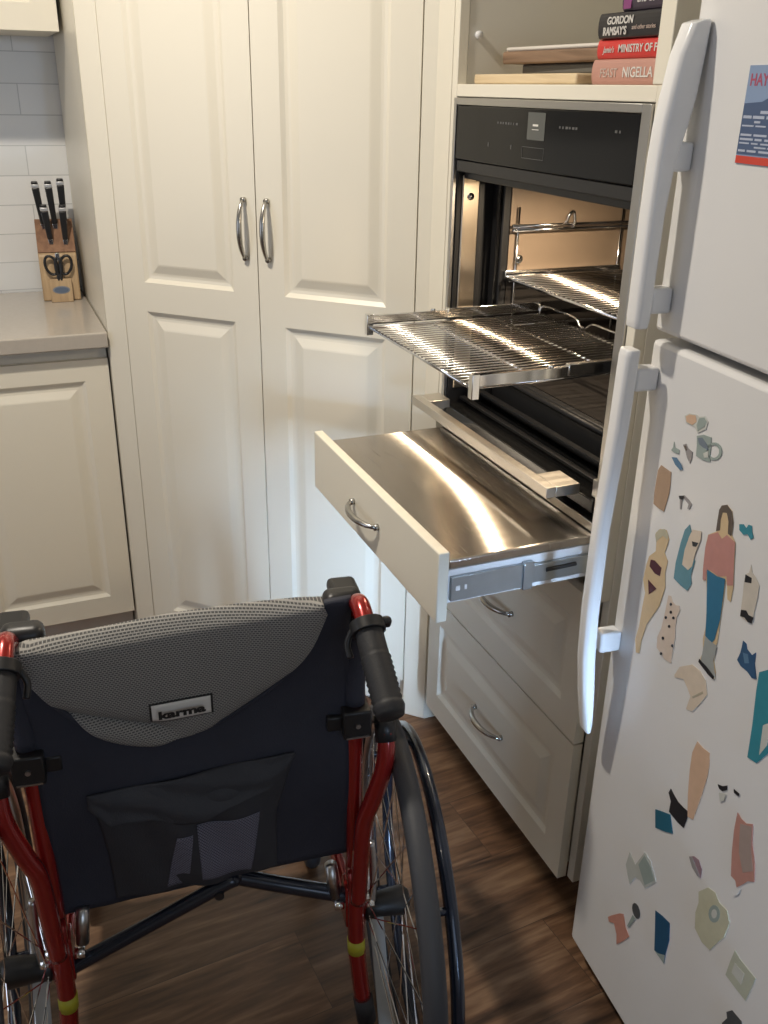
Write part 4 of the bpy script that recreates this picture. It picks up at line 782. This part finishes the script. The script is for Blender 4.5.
for s in (1, -1):
    X = .214*s
    # back post with the push handle bend
    tb('post_sleeve', [(X, -.0025, .692), (X, -.002, .80), (X, -.004, .835)], .0150, NAVY, wc)
    tb('back_post', [(X, -.004, .30), (X, -.004, .45), (X, -.002, .64), (X, -.002, .79), (X, -.006, .842), (X, -.030, .862), (X+s*.001, -.064, .850)], .0125, RED, wc, seg=16)
    g = bmesh.new(); n = 34
    p0, p1 = Vector((X+s*.002, -.062, .850)), Vector((X+s*.008, -.166, .784))
    pts = []; rs = []
    for i in range(n):
        u = i/(n-1); pts.append(p0.lerp(p1, u)); rs.append((.0180 if u < .35 else (.0195 if i % 2 else .0176)) if u < .9 else .0205-.004*(u-.9)*10)
    hg = obj('push_grip', tube(g, pts, rs, 18), RUBBER, wc, smooth=True)
    # clamp ring and attendant brake lever at the top of the grip
    d_ = (p1-p0).normalized()
    obj('brake_clamp', tube(bmesh.new(), [p0-d_*.004, p0+d_*.012], [.0225, .0225], 16), BLACK, hg, bevel=.001)
    tb('brake_lever', [p0+Vector((-s*.018, .0, -.004)), p0+Vector((-s*.026, -.004, -.022)), p0+Vector((-s*.024, -.016, -.036))], .0042, BLACK, hg)
    tb('brake_lug', [p0+Vector((s*.012, -.004, .004)), p0+Vector((s*.026, .0, .004)), p0+Vector((s*.028, .006, -.006))], .0052, BLACK, hg)
    # black folding bracket on the back post
    br_ = bmesh.new(); box(br_, X-.020, X+.020, -.026, .018, .645, .690); box(br_, X-.040 if s > 0 else X+.018, X-.018 if s > 0 else X+.040, -.012, .012, .652, .676)
    bk = obj('folding_bracket', br_, BLACK, wc, bevel=.003)
    bm = bmesh.new(); tube(bm, [(X, -.0255, .668), (X, -.029, .668)], .0035, 10); box(bm, X-.016, X+.016, -.0275, -.0262, .6475, .6500)
    obj('bracket_bolt', bm, SILVER, bk)
    # armrest tube that curves down to meet the frame
    ax_ = X+s*.042
    tb('armrest_tube', [(ax_, .33, .665), (ax_, .28, .69), (ax_, .10, .690), (ax_, .030, .684), (ax_, -.014, .650), (ax_-s*.004, -.030, .600), (ax_-s*.022, -.034, .540), (ax_-s*.034, -.032, .500), (ax_-s*.038, -.030, .42), (X+s*.002, -.028, .345)], .0128, RED, wc, seg=16)
    tb('tube_sleeve', [(ax_, -.004, .664), (ax_-s*.0005, -.022, .632)], .0152, BLACK, wc, sm=False)
    bx('armrest_pad', ax_-.024, ax_+.024, .03, .30, .702, .725, BLACK, wc, bevel=.009, seg=3) if 0 else obj('armrest_pad', box(bmesh.new(), ax_-.024, ax_+.024, .045, .30, .703, .726), BLACK, wc, bevel=.009, seg=3)
    # lower frame: anti tip tube, seat rail, lower rail, front tube
    at = tb('anti_tip_tube', [(X, -.020, .40), (X+s*.001, -.022, .25), (X+s*.010, -.030, .135)], .0135, RED, wc, seg=16)
    tb('rubber_tip', [(X+s*.010, -.030, .138), (X+s*.016, -.035, .090)], .0158, RUBBER, at, sm=False)
    bm = bmesh.new(); tube(bm, [(X, -.0219, .262), (X+s*.001, -.0225, .236)], .0141, 16)
    obj('warning_sticker', bm, YEL, at, smooth=True)
    tb('seat_rail', [(X-s*.004, 0, .47), (X-s*.004, .36, .47), (X-s*.004, .41, .46)], .011, RED, wc)
    tb('lower_rail', [(X, .0, .29), (X, .36, .29), (X, .40, .31)], .011, RED, wc)
    tb('front_post', [(X, .41, .465), (X, .415, .34), (X, .41, .18)], .012, RED, wc)
    # frame junction plate with bolts
    jp = obj('junction_plate', box(bmesh.new(), X-.016, X+.016, -.022, .012, .285, .365), RED, wc, bevel=.003)
    for (xx, yy, zz_) in ((X-s*.026, -.014, .330), (X+s*.010, -.026, .350), (X+s*.022, -.012, .318)): obj('bolt', tube(bmesh.new(), [(xx-s*.006, yy, zz_), (xx+s*.008, yy, zz_)], .0085, 12), CHROME, jp, smooth=True)
    tb('hub_receiver', [(X+s*.005, -.004, WR), (X+s*.045, -.004, WR)], .013, BLACK, wc, sm=False)
    # brake: silver upright plate beside the wheel and white guard strip below
    tb('wheel_brake', [(X+s*.030, .01, .42), (X+s*.032, .0, .36), (X+s*.028, -.01, .32)], .006, SILVER, wc)
    gb = bmesh.new()
    a0, a1 = Vector((X+s*.033, -.018, .300)), Vector((X+s*.047, -.045, .055))
    ww = .011
    vs = [a0+Vector((-ww, 0, 0)), a0+Vector((ww, 0, 0)), a1+Vector((ww, 0, 0)), a1+Vector((-ww, 0, 0))]
    A = [gb.verts.new(v) for v in vs]; B = [gb.verts.new(v+Vector((0, .004, .0005))) for v in vs]
    gb.faces.new(A); gb.faces.new(B[::-1])
    for k in range(4): gb.faces.new((A[k], B[k], B[(k+1) % 4], A[(k+1) % 4]))
    obj('side_guard_strip', gb, pbr('pale_plastic', (.42, .43, .42), .5), wc, bevel=.001)
    # release lever (silver block) inside the post
    tb('release_lever', [(X-s*.036, -.005, .405), (X-s*.030, -.010, .345)], .0095, SILVER, wc, sm=False)
    # caster
    cs = tb('caster_fork', [(X, .435, .17), (X, .435, .12), (X, .43, .10)], .010, BLACK, wc)
    obj('caster_tyre', tube(bmesh.new(), [(X, .42+.062*math.cos(2*math.pi*i/32), .078+.062*math.sin(2*math.pi*i/32)) for i in range(32)], .0155, 10, True), TYRE, cs, smooth=True)
    obj('caster_wheel', tube(bmesh.new(), [(X-.010, .42, .078), (X+.010, .42, .078)], .050, 24), BLACK, cs)
    obj('corner_cap', box(bmesh.new(), X-.040 if s > 0 else X-.012, X+.012 if s > 0 else X+.040, -.004, .030, .787, .861), BLACK, wc, bevel=.012, seg=4)

# cross brace: two blue black tubes meeting under the seat
tb('cross_brace', [(-.206, -.010, .300), (-.12, -.004, .335), (.020, .0, .398), (.034, .002, .400)], .0115, BLUEBLK, wc, seg=14)
tb('cross_brace', [(.010, .012, .402), (.030, .012, .400), (.11, .006, .368), (.206, -.008, .338)], .0125, BLUEBLK, wc, seg=14)
bm = bmesh.new(); tube(bm, [(.012, -.014, .388), (.012, .02, .388)], .007, 10)
obj('brace_pivot', bm, BLACK, wc)
# seat sling
bm = bmesh.new(); N1, N2 = 12, 10; G = []
for i in range(N1+1):
    row = []
    for j in range(N2+1):
        u = -1+2*i/N1; row.append(bm.verts.new((u*.196, .02+.38*j/N2, .473-.018*(1-u*u))))
    G.append(row)
for i in range(N1):
    for j in range(N2): bm.faces.new((G[i][j], G[i+1][j], G[i+1][j+1], G[i][j+1]))
o = obj('seat_sling', bm, NAVY, wc, smooth=True); md = o.modifiers.new('s', 'SOLIDIFY'); md.thickness = .02

# backrest: fabric sling, folded over grey mesh pad, pocket, label
def back_y(x, zz):
    return .012 - .016*(x/.21)**2 + .006*math.sin(x*14+zz*9) - .004*math.cos(zz*22)
def grid_surface(name, us, vs_, fn, mat, thick=.006, parent=wc, sub=0, off=1):
    bm = bmesh.new(); G = [[bm.verts.new(fn(u, v)) for v in vs_] for u in us]
    for i in range(len(us)-1):
        for j in range(len(vs_)-1): bm.faces.new((G[i][j], G[i+1][j], G[i+1][j+1], G[i][j+1]))
    me = bpy.data.meshes.new(name); bm.to_mesh(me); bm.free(); me.materials.append(mat)
    for p in me.polygons: p.use_smooth = True
    o = bpy.data.objects.new(name, me); C.objects.link(o); o.parent = parent
    md = o.modifiers.new('s', 'SOLIDIFY'); md.thickness = thick; md.offset = off
    return o
lin_ = lambda n: [i/n for i in range(n+1)]
def interp(t, pts):
    for (a, va), (b, vb) in zip(pts, pts[1:]):
        if t <= b: k = (t-a)/(b-a); k = k*k*(3-2*k) if 0 else k; return va+(vb-va)*k
    return pts[-1][1]
def back_fn(u, v):
    x = -.208+.414*u
    ztop = interp(u, [(0, .835), (.05, .84), (.2, .825), (.5, .82), (.8, .83), (.92, .862), (1, .868)])
    zbot = interp(u, [(0, .398), (.15, .392), (.35, .395), (.7, .415), (1, .424)])
    zz = zbot+(ztop-zbot)*v
    return (x, back_y(x, zz), zz)
grid_surface('backrest', lin_(48), lin_(40), back_fn, NAVY, .010, off=-1 if 0 else 1)
# grey mesh pad folded over the top
top_ = [(-.206, .842), (-.19, .846), (-.12, .846), (-.05, .848), (.03, .851), (.10, .856), (.14, .859), (.170, .858)]
bot_ = [(-.206, .836), (-.195, .805), (-.17, .757), (-.14, .719), (-.105, .692), (-.063, .677), (-.02, .677), (.03, .688), (.07, .708), (.10, .730), (.13, .762), (.150, .793), (.163, .83), (.170, .85)]
bot_ = [(p.x, p.z) for p in smooth_path([(a, 0, b) for a, b in bot_], 5)]
def pad_fn(u, v):
    x = -.206+.376*u
    zt = interp(x, top_); zb = interp(x, bot_)
    zz = zb+(zt-zb)*v
    bulge = (1-(2*u-1)**2)**.6
    # thickness towards the viewer, a roll along the top and two diagonal folds running to the lower middle
    y = back_y(x, zz)-.013-.012*bulge*math.sin(math.pi*min(1, v*1.05+.02))**.6
    if v > .9: y += .016*((v-.9)/.1)**2
    f1 = math.exp(-(((zz-(.735-.40*(x+.135)))/.011)**2))*(1 if -.19 < x < -.02 else 0)
    f2 = math.exp(-(((zz-(.685+.62*(x-.03)))/.012)**2))*(1 if .0 < x < .16 else 0)
    e = min(1, min(abs(x+.19), abs(x+.02))/.03); e2 = min(1, min(abs(x), abs(x-.16))/.03)
    y += .010*f1*e+.007*f2*e2-.005*math.exp(-(((zz-(.712-.40*(x+.135)))/.014)**2))*e*(1 if -.19 < x < -.02 else 0)
    return (x, y, zz)
grid_surface('mesh_pad', lin_(90), lin_(60), pad_fn, MESHG, .006)
# binding along the pad's lower edge
tb('pad_binding', [(x, back_y(x, zz)-.0145, zz-.0015) for x, zz in bot_], .0035, NAVY, wc, seg=8, sm=False)
# maker's label
lb_y = pad_fn(.5, .25)[1]
def lab_pt(u, v, off):
    x = -.057+.077*u; zz = .7130+.0275*v+.002*u*u*0
    uu = (x+.206)/.376; zt = interp(x, top_); zb = interp(x, bot_)
    p = pad_fn(uu, (zz-zb)/(zt-zb)); return (x, p[1]-off, zz)
lk = grid_surface('brand_label', lin_(12), lin_(5), lambda u, v: lab_pt(u*1.05-.025, v*1.14-.07, .0065), LABELK, .0012)
grid_surface('label_field', lin_(12), lin_(5), lambda u, v: lab_pt(.01+.98*u, v, .0080), LABELW, .0004, parent=lk)
p0 = Vector(lab_pt(.09, .38, .0095)); p1 = Vector(lab_pt(.9, .38, .0095))
ang = math.atan2(p1.y-p0.y, p1.x-p0.x)
cx_, cy_, cz_ = Vector(lab_pt(.5, .4, .0095))
Ml = Matrix.Translation((cx_, min(p0.y, p1.y, cy_)-.0022, .7220)) @ Matrix.Rotation(ang, 4, 'Z') @ Matrix.Rotation(R(90), 4, 'X')
text('brand_name', 'karma', .0155, Ml, LABELK, lk, .0003, 'CENTER', 1.55, .0007)
# pocket
pk_top = [(-.150, .606), (-.08, .609), (.0, .613), (.06, .616), (.128, .621)]
pk_left = lambda v: -.136-.013*max(0, (v-.86)/.14)-.0
def pock_fn(u, v):
    xl = -.132-.017*v**3; xr = .098+.004*v+.026*max(0, (v-.55)/.45)
    x = xl+(xr-xl)*u
    zt = interp(x, pk_top)-.004; zb = interp(u, [(0, .402), (.4, .404), (1, .420)])
    zz = zb+(zt-zb)*v
    sagx = math.exp(-((x+.028)/.055)**2)
    y = back_y(x, zz)-.009-.014*(math.sin(math.pi*u)**.7)*min(1, (1-v)*6)*(.4+.6*min(1, v*6))
    y += .005*math.sin(x*70+zz*26)*math.sin(math.pi*u)
    return (x, y, zz)
pk = grid_surface('back_pocket', lin_(60), lin_(50), pock_fn, POCKET, .002)
# gathered upper flap, drooping in the middle
def flap_fn(u, v):
    x = -.150+.278*u
    zt = interp(x, pk_top); zb = interp(x, [(-.150, .586), (-.135, .570), (-.123, .553), (-.105, .560), (-.07, .560), (-.035, .545), (.0, .545), (.03, .560), (.06, .566), (.09, .572), (.115, .598), (.128, .618)])
    zz = zb+(zt-zb)*v
    b = math.sin(math.pi*u)**.6
    y = back_y(x, zz)-.012-.018*b*(1-v)**.8-.003*math.sin(v*9+u*12)*b
    return (x, y, zz)
grid_surface('pocket_flap', lin_(60), lin_(18), flap_fn, POCKET, .0025, parent=pk)
# mesh windows of the pocket
def win_fn(poly):
    (x0a, x1a, z0a), (x0b, x1b, z1b) = poly
    def f(u, v):
        xa = x0a+(x0b-x0a)*v; xb = x1a+(x1b-x1a)*v; x = xa+(xb-xa)*u; zz = z0a+(z1b-z0a)*v
        uu = (x+.136)/.234; zt = interp(x, pk_top)-.004; zb = .404+.014*max(0, min(1, uu)); vv = (zz-zb)/(zt-zb)
        xl = -.132-.017*vv**3; xr = .098+.004*vv+.026*max(0, (vv-.55)/.45)
        p = pock_fn((x-xl)/(xr-xl), vv); return (x, p[1]-.0026, zz)
    return f
grid_surface('mesh_window', lin_(20), lin_(20), win_fn(((-.060, -.030, .412), (-.040, -.018, .520))), MESHP, .001, parent=pk)
grid_surface('mesh_window', lin_(24), lin_(20), win_fn(((-.010, .060, .424), (-.012, .076, .534))), MESHP, .001, parent=pk)
